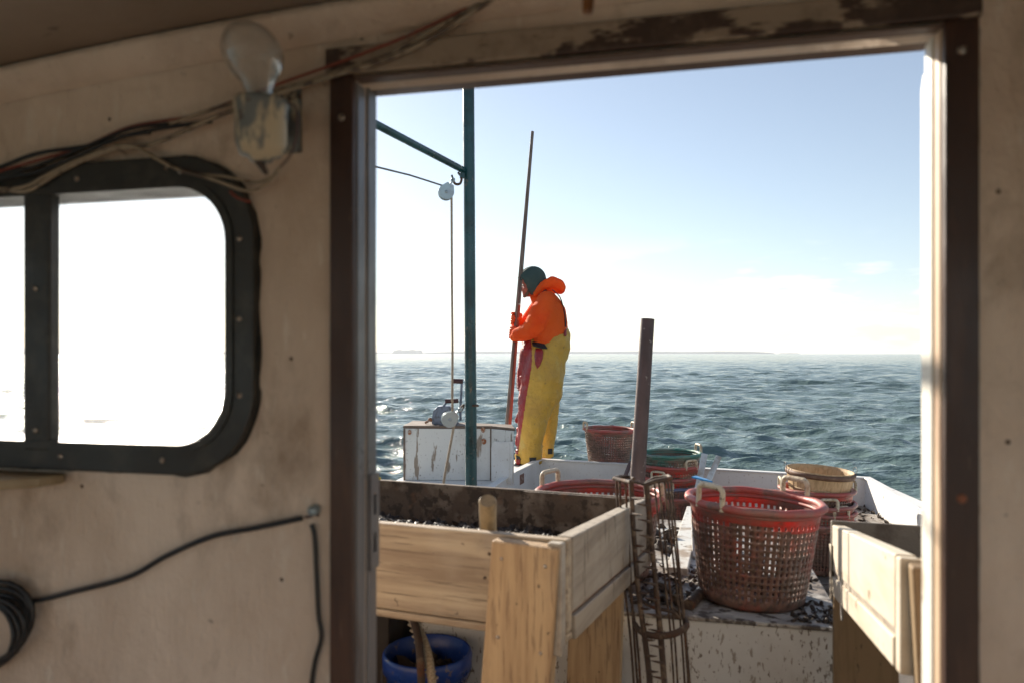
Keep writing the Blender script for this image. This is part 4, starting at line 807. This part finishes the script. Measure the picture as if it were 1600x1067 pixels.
# ================================================================ SLATS, PIPES, BLUE TIP, DEBRIS
GS = 'pale slats leaning by the transom'
def slat(p0, p1, w, t, label, m=m_alu, name='slat', grp=None):
    p0, p1 = Vector(p0), Vector(p1); z = (p1-p0).normalized(); x = Vector((cY, sY, 0)); x = (x-z*x.dot(z)).normalized(); y = z.cross(x); L_ = (p1-p0).length
    Mx = Matrix((x, y, z)).transposed().to_4x4(); Mx.translation = p0; b = MB().box((-w/2, -t/2, 0), (w/2, t/2, L_), M=Mx); o = b.build(name, m, bevel=.003); tag(o, label, 'slat', grp)
def at_floor(px, py, z):
    d = (-z)*F/(py-552.5); return at(px, py, d)
slat(at(1083, 800, 4.7), at(1101, 709, 5.0), .040, .02, 'left of the two pale grey slats leaning beside the green basket stack', grp=GS)
slat(at(1082, 810, 4.5), at(1123, 713, 4.9), .036, .02, 'right pale grey slat leaning over the near red basket', grp=GS)
slat(at_floor(1085, 795, -.80), at_floor(1058, 893, -.80), .075, .03, 'wide dirty white board lying on the box left of the near basket', m_pvc, 'white_board')
b = MB(); b.tube([at_floor(1112, 905, -.795), at_floor(1092, 928, -.795)], .018, 12); b.tube([at_floor(1092, 928, -.795), at_floor(1076, 945, -.795)], .019, 12, mi=1)
tag(b.build('tool_shaft', [m_pvc, m_iron]), 'pale shaft with a dark end lying under the near red basket', 'shaft')
slat(at_floor(1084, 870, -.808), at(1082, 800, 3.1), .012, .012, 'thin upright white stick behind the near red basket', m_pvc, 'white_stick')
b = MB(); q = at(1098, 751, 3.35); b.add([q+Vector(p) for p in ((-.05, 0, .012), (.0, -.01, .004), (.045, .01, -.008), (.02, .05, -.004), (-.03, .05, .01))]+[q+Vector(p)+Vector((0, 0, .007)) for p in ((-.05, 0, .012), (.0, -.01, .004), (.045, .01, -.008), (.02, .05, -.004), (-.03, .05, .01))], [(4, 3, 2, 1, 0), (5, 6, 7, 8, 9)]+[(i, (i+1) % 5, 5+(i+1) % 5, 5+i) for i in range(5)])
b.tube([q+Vector((0, .02, 0)), Vector((q.x+.02, q.y+.06, -.80))], .010, 8, mi=1); tag(b.build('blue_scoop', [m_cyan, m_pvc], bevel=.002), 'bright blue plastic scoop propped behind the near red basket', 'scoop')
# loose oysters on the lid
for i, (px, py) in enumerate(((1022, 832), (1049, 829), (1041, 843), (1037, 858), (1030, 854), (1047, 862), (1040, 920), (1057, 940), (1032, 935), (1020, 848))):
    q = at_floor(px, py, -.80); o = heap('oyster', 1, lambda rr: Vector((0, 0, .004)), (.016, .030), m_shell, None, 20+i, .4); o.location = q
    tag(o, 'muddy oyster loose on the box lid among the red baskets', 'oyster', 'loose oysters on the box lid')
def dp(rr):
    while True:
        x = rr.uniform(EB[0]+.03, EB[2]-.02); y = EB[1]+.03+1.25*rr.random()**1.5
        if mnoise.noise(Vector((x*3.5, y*3.5, 2)))+.25*math.exp(-((x-.0)/.25)**2) > .02: return Vector((x, y, -.806))
tag(heap('deck_debris', 1500, dp, (.0015, .011), m_shell, None, 11, .35), 'crumbs of shell and mud scattered over the box lid', 'debris', kind='stuff')
def dp2(rr):
    x = rr.uniform(-1.25, 1.36); y = rr.uniform(1.2, 5.9); return Vector((x, y, FLOOR+.004)) if x < 1.05 or rr.random() < .3 else Vector((rr.uniform(1.1, 1.37), rr.uniform(5.2, 5.98), -1.135))
tag(heap('cockpit_debris', 900, dp2, (.004, .018), m_shell, None, 12, .4), 'shell bits and mud on the cockpit floor', 'debris', kind='stuff')
# ================================================================ OYSTER TONG HEADS (rusty wire cage)
tc_ = empty('rake_cage', at(1020, 860, 2.15), 0, 'rusty iron rake cage leaning on the white box beside the left table', 'rake')
def rod(pts, r_, m=m_iron, sm=0): return MB().tube(pts, r_, 8, sm=sm)
dd = 2.10
def q_(px, py, d=dd): return at(px, py, d)
frame = MB()
frame.tube([q_(959, 747, 2.18), q_(972, 750, 2.14), q_(985, 753, 2.08)], 0.00612, 8); frame.tube([q_(959, 747, 2.18), q_(968, 744, 2.26), q_(985, 745, 2.28), q_(990, 748, 2.2)], 0.00576, 8)
frame.tube([q_(1008, 757, 2.06), q_(1025, 751, 2.05), q_(1049, 747, 2.08)], 0.00684, 8); frame.tube([q_(1049, 747, 2.08), q_(1044, 743, 2.16), q_(1020, 747, 2.2), q_(1008, 755, 2.1)], 0.00576, 8)
frame.tube([q_(985, 751, 2.08), q_(1009, 757, 2.06)], 0.00432, 8)
part(frame, 'top_frame', m_iron, tc_)
bar = MB(); bar.tube([q_(986, 752, 2.08), q_(990, 830, 2.07), q_(997, 920, 2.05), q_(1008, 1000, 2.02), q_(1022, 1120, 1.98)], [0.00720, 0.00720, 0.00720, 0.00792, 0.00792], 8, sm=3); part(bar, 'tooth_bar', m_iron, tc_)
bar = MB(); bar.tube([q_(1010, 757, 2.06), q_(1017, 830, 2.06), q_(1025, 920, 2.04), q_(1033, 1000, 2.02), q_(1042, 1120, 1.98)], [0.00864, 0.00720, 0.00720, 0.00864, 0.00792], 8, sm=3); part(bar, 'tooth_bar', m_iron, tc_)
te = MB()
for k in range(12):
    t_ = k/11; y = 790+t_*270; x = np.interp(y, [757, 830, 920, 1000, 1120], [1010, 1017, 1025, 1033, 1042]); d = np.interp(y, [757, 1120], [2.06, 1.98])
    te.tube([q_(x, y, d), q_(x-11, y-2.5, d-.01), q_(x-19, y-4, d-.012)], [0.00432, 0.00288, 0.00130], 6)
    x2 = np.interp(y, [752, 830, 920, 1000, 1120], [986, 990, 997, 1008, 1022]); te.tube([q_(x2, y-12, d), q_(x2+8, y-11, d-.02), q_(x2+14, y-11, d-.03)], [0.00432, 0.00288, 0.00130], 6)
part(te, 'teeth', m_iron, tc_)
for a_, c_, e_ in ((1022, 1050, 1056), (1029, 1056, 1062), (1038, 1067, 1073), (1043, 1072, 1079), (1048, 1074, 1083)):
    part(MB().tube([q_(a_, 750, 2.09), q_((a_+c_)/2-1, 870, 2.08), q_(c_-5, 960, 2.06), q_(c_, 1020, 2.04), q_(e_, 1120, 2.0)], 0.00302, 8, sm=3), 'rod', m_iron, tc_)
for a_, c_ in ((963, 978), (968, 988), (977, 984), (984, 1000)):
    part(MB().tube([q_(a_, 750, 2.14), q_(a_+6, 860, 2.13), q_(c_+6, 985, 2.10), q_(c_+16, 1120, 2.05)], 0.00346, 8, sm=3), 'rod', m_iron, tc_)
part(MB().tube([q_(990, 972, 2.10), q_(1004, 988, 2.03), q_(1030, 993, 2.0), q_(1055, 989, 1.99), q_(1074, 976, 2.02), q_(1066, 962, 2.1), q_(1050, 950, 2.14)], 0.00612, 8, sm=4, flat=1.6), 'band', m_iron, tc_)
part(MB().tube([q_(1000, 935, 2.12), q_(1020, 948, 2.08), q_(1050, 955, 2.06), q_(1060, 965, 2.06)], 0.00540, 8, sm=4), 'band', m_iron, tc_)

cr = MB(); cr.box((-1.27, 2.25, FLOOR+.002), (-.93, 3.3, -.74)); tag(cr.build('dark_filler', mat('dark_filler_surface', (.035, .026, .02), .7, [((.07, .05, .035), 9, .5, .65)], bump=(20, .002)), bevel=.006), 'added dark crate in the deep shade under the left table', 'filler')  # added dark box, stands in for the darkness under the left table
pb = MB(); 
for k in range(3): pb.box((-1.0, 1.98+.1*k, FLOOR+.002), (-.62, 2.05+.1*k, FLOOR+.095))
tag(pb.build('wooden_pallet', m_ply), 'low wooden pallet on the floor beneath the blue bucket', 'pallet')
# ================================================================ THE MAN
s6 = 6.7/F; py0 = 552.5-WB/s6
man = empty('person', W3((845-800)*s6, 6.7, WB), YAW, 'person in an orange hooded sweatshirt and yellow and red bib overalls gripping long poles', 'person')
def q(px, py, y=0.0): return Vector(((px-845)*s6, y, (py0-py)*s6))
def px(v): return v*s6
def voxel(b, name, m, size, smooth_n=6, disp=None, parent=man, extra=()):
    o = b.build(name, m if isinstance(m, (list, tuple)) else [m]); r = o.modifiers.new('r', 'REMESH'); r.mode = 'VOXEL'; r.voxel_size = size; r.use_smooth_shade = True
    sm = o.modifiers.new('s', 'SMOOTH'); sm.factor = .5; sm.iterations = smooth_n
    for sc, st in (disp or ()):
        tx = bpy.data.textures.new(name, 'CLOUDS'); tx.noise_scale = sc; tx.noise_depth = 3; d = o.modifiers.new('d', 'DISPLACE'); d.texture = tx; d.strength = st; d.texture_coords = 'LOCAL'
    bake(o); o.parent = parent
    o.data.polygons.foreach_set('use_smooth', [True]*len(o.data.polygons)); return o
# ---- hands: palm, four curled fingers, thumb around the pole (pole runs nearly upright)
def pole_at(py, off=0): return q(832-(py-208)*43/452+off, py, -.055)
def hand(b, c, side, fat, wrist):
    """c: pole point at the middle of the grip; side: +1 palm on the viewer's side, -1 far side"""
    up = (pole_at(300)-pole_at(500)).normalized(); fr = Vector((-1, 0, 0)); sd = Vector((0, -side, 0)); rp = .024
    pc = c+Vector((.034, 0, 0))+sd*.020
    for k in range(5): b.ball(pc+up*(-.034+.017*k)+Vector((.004*abs(k-2), 0, 0)), .021*fat, 12, sc=(1.15, .8, 1))
    b.caps([pc, pc+(wrist-pc)*.5, wrist], [.026*fat, .027*fat, .032*fat], 1, 12, 4)
    for k in range(4):
        h = -.033+.022*k; ln = [.82, .95, 1.0, .92][k]; r_ = .0105*fat; p = []
        for j, a in enumerate((-35, 15, 70, 125, 175*ln)):
            rr = rp+.004; p.append(c+up*(h-.002*j)+sd*rr*math.cos(R(a))*1.05+fr*rr*math.sin(R(a))*1.15)
        b.caps(p, [r_*1.12, r_*1.1, r_*1.0, r_*.95, r_*.85], 1, 8, 4)
    b.caps([pc+up*.035+Vector((-.004, 0, 0)), c+up*.052+sd*(rp*.9)+fr*.006, c+up*.052+sd*-.004+fr*(rp+.006)], [.014*fat, .0125*fat, .011*fat], 1, 8, 4)
cN = pole_at(521); cF = pole_at(499)
# ---- continuous body
b = MB()
b.ball(q(831, 440), .098, 20, sc=(1.0, .80, 1.08)); b.ball(q(826, 452), .070, 16, sc=(.95, .85, 1.05)); b.ball(q(822, 459), .036, 12, sc=(.95, 1, .9))
b.caps([q(817.5, 446.5), q(814.8, 451.5)], [.010, .0165], .8, 10, 4); b.ball(q(818.5, 441.5), .026, 10, sc=(.6, 2.0, .55)); b.ball(q(818, 457.5), .012, 10, sc=(.8, 2.0, .6)); b.ball(q(818.3, 460.2), .011, 10, sc=(.8, 2.0, .6))
b.ball(q(821, 451.5, -.040), .022, 10); b.ball(q(821, 451.5, .040), .022, 10); b.ball(q(834, 447, -.082), .022, 10, sc=(.8, .4, 1.3)); b.ball(q(834, 447, .082), .022, 10, sc=(.8, .4, 1.3))
b.caps([q(836, 452), q(849, 470)], [.06, .065], 1); b.caps([q(852, 475), q(858, 500), q(852, 545), q(846, 590)], [.10, .12, .12, .13], 1.25, 14)
for s_ in (-1, 1): b.caps([q(853, 476, s_*.12), q(853, 478, s_*.17)], [.07, .06], 1)
b.caps([q(853, 478, -.17), q(838, 516, -.20), pole_at(521)+Vector((.10, -.055, -.0))], [.055, .048, .036]); b.caps([q(850, 478, .17), q(832, 512, .19), pole_at(499)+Vector((.09, .06, -.05))], [.055, .048, .034])
b.caps([q(842, 600, -.09), q(833, 662, -.12), q(826, 715, -.15)], [.095, .07, .055]); b.caps([q(848, 600, .09), q(856, 662, .14), q(855, 715, .18)], [.095, .07, .055])
b.caps([q(826, 718, -.16), q(812, 723, -.17)], [.045, .035]); b.caps([q(855, 717, .19), q(842, 722, .19)], [.045, .035])
hand(b, cN, 1, .92, pole_at(521)+Vector((.10, -.055, 0))); hand(b, cF, -1, .92, pole_at(499)+Vector((.09, .06, -.05)))
voxel(b, 'body', m_skin, .0075, 3)
# eyes, brow, beard
for s_ in (-1, 1):
    e = MB().ball(q(817.6, 446.2, s_*.030), .0115, 10); e.build('eye', mat('eye_white', (.5, .45, .42), .2), man)
b = MB()
for i in range(90):
    a = random.uniform(-1, 1); t_ = random.random(); c = q(818.5+3.5*abs(a)*2+random.uniform(-.6, .6), 458+5.5*t_+random.uniform(-1, 1)-abs(a)*2.5, a*.055); b.ball(c, random.uniform(.008, .013), 6, sc=(1, 1, 1.5))
for a in (-.03, -.015, .0, .015, .03): b.ball(q(816.9, 455.9, a), .008, 6, sc=(.9, 1.3, .7))
voxel(b, 'beard', m_beard, .006, 1, [(.01, .005)])
b = MB()
for s_ in (-1, 1): b.caps([q(816.2, 442.6, s_*.016), q(818, 441.8, s_*.045)], [.006, .0055], 1, 6, 4)
voxel(b, 'eyebrows', m_beard, .005, 1)
# ---- dark green hood drawn over the head, brim forward
hc = q(833, 440); ax_ = Vector((-math.cos(R(20)), 0, -math.sin(R(20)))); b = MB(); vs = []; nu, nv = 56, 44
for i in range(nv+1):
    th = math.pi*i/nv
    for k in range(nu):
        a = 2*math.pi*k/nu; v = Vector((math.sin(th)*math.cos(a), math.sin(th)*math.sin(a), math.cos(th)))
        p = Vector((v.x*.124, v.y*.104, v.z*.138)); fwd = v.dot(Vector((-1, 0, 0)))
        if fwd > .15 and v.z > -.15: p.x -= .040*(fwd-.15)*max(0, 1-abs(v.z-.25)*1.2)
        if v.z < -.2: p.x += .055*(-v.z-.2)*1.6; p.z -= .045*(-v.z-.2)
        p += v*.003*math.sin(a*9+th*4)*math.sin(th)
        vs.append(hc+p)
fs = []
for i in range(nv):
    for k in range(nu):
        ids = (i*nu+k, (i+1)*nu+k, (i+1)*nu+(k+1) % nu, i*nu+(k+1) % nu); c = sum((vs[j] for j in ids), Vector())/4-hc; d = c.normalized().dot(ax_)
        if d > .71 and c.z < .072: continue
        if c.z < -.128: continue
        fs.append(ids)
b.add(vs, fs, 0, True); ho = b.build('dark_hood', m_hood); m_ = ho.modifiers.new('s', 'SOLIDIFY'); m_.thickness = .010; m_.offset = -1; m_ = ho.modifiers.new('u', 'SUBSURF'); m_.levels = 1; m_.render_levels = 1; bake(ho); ho.parent = man
b = MB(); b.caps([q(811, 436, .05), q(809.8, 434.5, .0), q(811, 436, -.05), q(815, 439, -.085)], [.009, .010, .009, .007], 1, 8, 5); voxel(b, 'hood_brim', m_hood, .006, 2)
# ---- orange sweatshirt
b = MB()
for s_ in (-1, 1):
    b.caps([q(858, 545, s_*.08), q(858, 520, s_*.09), q(857, 498, s_*.09), q(857, 480, s_*.08)], [.155, .158, .152, .118], 1, 16)
    b.caps([q(864, 490, s_*.06), q(868, 505, s_*.06), q(866, 540, s_*.06)], [.118, .105, .118], 1, 14)
b.caps([q(838, 465, 0), q(848, 472, 0)], [.062, .10], 1)
b.caps([q(853, 474, -.155), q(843, 492, -.21), q(835, 510, -.235), q(824, 520, -.21), q(810, 523, -.15), pole_at(521)+Vector((.048, -.045, -.002))], [.098, .100, .090, .076, .062, .052], 1, 16, 6)
b.caps([q(846, 476, .15), q(832, 496, .20), q(818, 512, .19), q(808, 508, .10)], [.095, .085, .072, .058], 1, 14, 6)
b.caps([q(832, 520, -.235), q(815, 527, -.19), q(803, 528, -.12)], [.055, .045, .035], 1, 12, 5)
# folds along the sleeve
for k in range(6):
    t_ = k/5; c = q(834-28*t_, 512+12*t_, -.225+.12*t_); r_ = .082-.030*t_
    P = [c+Vector((.012*math.sin(a)+.010*math.cos(a*2+k), -math.cos(a)*r_, math.sin(a)*r_*1.02)) for a in [R(-70+20*j) for j in range(9)]]
    b.caps(P, [.006]+[.011]*7+[.006], 1, 8, 3)
voxel(b, 'sweatshirt', m_orange, .0085, 7, [(.16, .020), (.06, .006)])
# bunched orange hood behind the neck
b = MB()
for s_ in (-1, 1):
    b.caps([q(836, 461, s_*.075), q(848, 448, s_*.105), q(862, 442, s_*.095), q(872, 445, s_*.05), q(876, 449, 0)], [.024, .040, .050, .052, .050], 1, 14, 6)
b.caps([q(858, 447, -.05), q(866, 449, 0), q(858, 447, .05)], [.050, .062, .050], 1, 14); b.caps([q(876, 449, -.03), q(876, 452, .03)], [.048, .048], 1, 12)
voxel(b, 'bunched_hood', m_orange, .0085, 5, [(.07, .012)])
# gloves
b = MB(); hand(b, cN, 1, 1.12, pole_at(521)+Vector((.06, -.045, 0))); voxel(b, 'glove', m_orangeg, .0042, 1)
b = MB(); hand(b, cF, -1, 1.12, pole_at(499)+Vector((.06, .05, -.03))); voxel(b, 'glove', m_orangeg, .0042, 1)
# ---- bib overalls
b = MB()
for s_ in (-1, 1):
    b.caps([q(866, 541, s_*.075), q(852, 560, s_*.085), q(846, 590, s_*.085), q(845, 612, s_*.07)], [.142, .186, .196, .185], 1, 16, 6)
b.caps([q(858, 547, -.10), q(868, 535, -.135), q(877, 525, -.11), q(882, 518, -.06)], [.155, .122, .075, .040], 1, 14, 7); b.caps([q(881, 519, -.06), q(882, 517, .06)], [.040, .040], 1, 12); b.caps([q(866, 535, -.02), q(872, 527, 0), q(876, 522, 0)], [.125, .090, .066], 1.7, 14)
b.caps([q(829, 538, -.06), q(828, 548, -.07)], [.085, .09], 1, 14); b.caps([q(829, 538, .06), q(828, 548, .07)], [.085, .09], 1, 14); b.caps([q(827, 548, -.05), q(824, 575, -.05), q(822, 600, -.03)], [.085, .095, .090], 1, 14)
b.caps([q(841, 612, -.09), q(832, 650, -.125), q(827, 685, -.145), q(825.5, 716, -.16)], [.178, .142, .118, .110], .92, 16, 7)
b.caps([q(853, 612, .10), q(856, 650, .14), q(855, 685, .17), q(853.5, 713, .19)], [.150, .104, .085, .078], 1, 16, 7)
b.caps([q(816, 588, -.12), q(812, 594, -.04), q(815, 590, .06)], [.024, .028, .024], 1, 10, 5); b.caps([q(815, 640, -.12), q(809, 655, -.08)], [.030, .034], 1, 10); b.caps([q(808, 668, -.1), q(808, 690, -.12)], [.022, .026], 1, 10)
for zz, rr_ in ((700, .112), (707, .116), (715, .112)): b.caps([q(808, zz, -.16), q(843, zz+2, -.16)], [.022, .020], 3.5, 10, 5)
# long folds at the seat and knee
for P in (([q(868, 590, -.15), q(858, 612, -.20), q(846, 622, -.20)], .016), ([q(866, 610, -.12), q(852, 640, -.19), q(842, 668, -.20)], .018), ([q(838, 655, -.22), q(832, 690, -.21)], .014), ([q(870, 560, -.15), q(852, 575, -.23), q(836, 578, -.2)], .012), ([q(849, 700, -.12), q(842, 660, -.17)], .015)):
    b.caps(P[0], [P[1]*.5]+[P[1]]*(len(P[0])-2)+[P[1]*.5], 1, 8, 7)
def cutbox(): pass
ov = voxel(b, 'overalls', [m_yel, m_redcl], .0095, 5, [(.20, .030), (.075, .012)])
me = ov.data
for v in me.vertices: v.co.z = max(v.co.z, (.015 if v.co.y < .02 else .02)+.004*math.sin(v.co.x*60))
bx = [533, 570, 620, 680, 700, 726]; bvx = [830, 830, 821.5, 812.5, 809.5, 807.5]
for p in me.polygons:
    c = p.center; X = 845+c.x/s6; Y = py0-c.z/s6
    lim = np.interp(Y, bx, bvx) if c.y < .02 else (np.interp(Y, bx, bvx) if Y < 625 else 846)
    p.material_index = 1 if (X < lim and not (c.y < -.1 and Y > 704)) else 0
# inner red side of the far leg
def patch(name, pts, m, y0, th=.006, rot=0):
    """thin shaped patch laid on the cloth, facing the viewer"""
    lp = [((x-845)*s6, (py0-z)*s6) for x, z in pts]; o = plate(name, [lp], y0-th, y0, m, bevel=.0015); o.parent = man; return o
bpy.context.view_layer.update()
def surf(o, X, Z):
    """depth of the nearest surface of mesh o seen from the front at local X,Z"""
    ok, loc, nr, ix = o.ray_cast(Vector((X, -2, Z)), Vector((0, 1, 0))); return loc.y if ok else -.2
def decal(name, pts, m, o, th=.005, parent=None):
    """cloth patch draped on mesh o: outline pts in pixels"""
    cx = sum(p[0] for p in pts)/len(pts); cy = sum(p[1] for p in pts)/len(pts); dn = []
    for i, p in enumerate(pts):
        r_ = pts[(i+1) % len(pts)]
        for j in range(4): dn.append((p[0]+(r_[0]-p[0])*j/4, p[1]+(r_[1]-p[1])*j/4))
    rings = [1.0, .66, .33]; vs = []; n = len(dn)
    for f in rings:
        for x, y in dn: P = q(cx+(x-cx)*f, cy+(y-cy)*f); vs.append(Vector((P.x, surf(o, P.x, P.z)-th, P.z)))
    P = q(cx, cy); vs.append(Vector((P.x, surf(o, P.x, P.z)-th, P.z)))
    fs = [(i*n+k, i*n+(k+1) % n, (i+1)*n+(k+1) % n, (i+1)*n+k) for i in range(2) for k in range(n)]+[(2*n+k, 2*n+(k+1) % n, 3*n) for k in range(n)]
    ob = MB().add(vs, fs, 0, True).build(name, m); md = ob.modifiers.new('s', 'SOLIDIFY'); md.thickness = th*1.2; md.offset = 0; bake(ob); ob.parent = parent or man; return ob
decal('belt_strap', [(830, 535), (837, 535.5), (849, 538), (853.5, 545), (845, 544.5), (832, 541)], m_black, ov, .009)
decal('pocket_patch', [(836, 544), (845, 545), (847, 549), (846, 560), (842, 570), (838, 575), (835, 568), (834, 555)], m_redcl, ov, .006)
decal('cuff_strap', [(826, 708), (836.5, 708), (835, 716), (827, 716.5)], m_black, ov, .006)
decal('cuff_strap', [(857, 703), (864, 703), (864, 711.5), (857, 711.5)], m_black, ov, .006)
decal('cuff_strap', [(806.5, 705.5), (811, 707), (813.5, 711.5), (807, 711)], m_black, ov, .006)
decal('cuff_patch', [(806.5, 711), (812.5, 712), (812, 718), (810, 720.5), (806.5, 719)], m_redcl, ov, .007)
sw = [o for o in man.children if o.name.startswith('sweatshirt')][0]
P = []
for x, y in ((861, 456), (868, 462), (873, 468), (877.5, 478), (880, 490), (881.2, 500), (881.5, 512)):
    v = q(x, y); v.y = surf(sw, v.x, v.z)-.006 if surf(sw, v.x, v.z) < -.03 else -.06; P.append(v)
MB().tube(P, [.007, .009, .010, .011, .012, .014, .013], 8, sm=4, flat=.5).build('suspender', m_black, man)
decal('suspender_tab', [(879.5, 513), (883, 513), (882, 526), (878.5, 526)], m_redcl, ov, .010)
# boots
b = MB()
for cx_, cy_, yy in ((820, 720, -.17), (851, 718, .20)):
    b.caps([q(cx_+3, cy_-8, yy), q(cx_+3, cy_+1.5, yy)], [.062, .058], 1, 12); b.caps([q(cx_+4, cy_+1.8, yy), q(cx_-6, cy_+3, yy), q(cx_-14, cy_+4.2, yy-.01)], [.050, .046, .034], 1, 12)
    bt = voxel(b, 'boot', m_black, .008, 3); b = MB()
# ---- the two long tong poles he is holding
tp_ = empty('tong_poles', W3(0, 0, 0), 0, 'pair of long thin wooden poles crossing in the hands of the person', 'poles'); Mm = man.matrix_basis
def pole(x0, y0, x1, y1, yy0, yy1, ra, rb, m, name='pole_shaft'):
    a = Mm @ q(x0, y0, yy0); c = Mm @ q(x1, y1, yy1); o = MB().tube([a, a.lerp(c, .33), a.lerp(c, .66), c], [ra, ra*.66+rb*.34, ra*.34+rb*.66, rb], 10, flat=.8).build(name, m); o.parent = tp_
pole(786.0, 728, 831.2, 208, -.062, -.050, .0165, .0095, m_pole); pole(791.5, 728, 811.5, 476.5, -.045, -.052, .0150, .0117, m_pole2); pole(811.5, 476, 832.8, 209, -.052, -.060, .0115, .0080, m_pole)  # second pole: lit red below and backlit grey above put into its colour
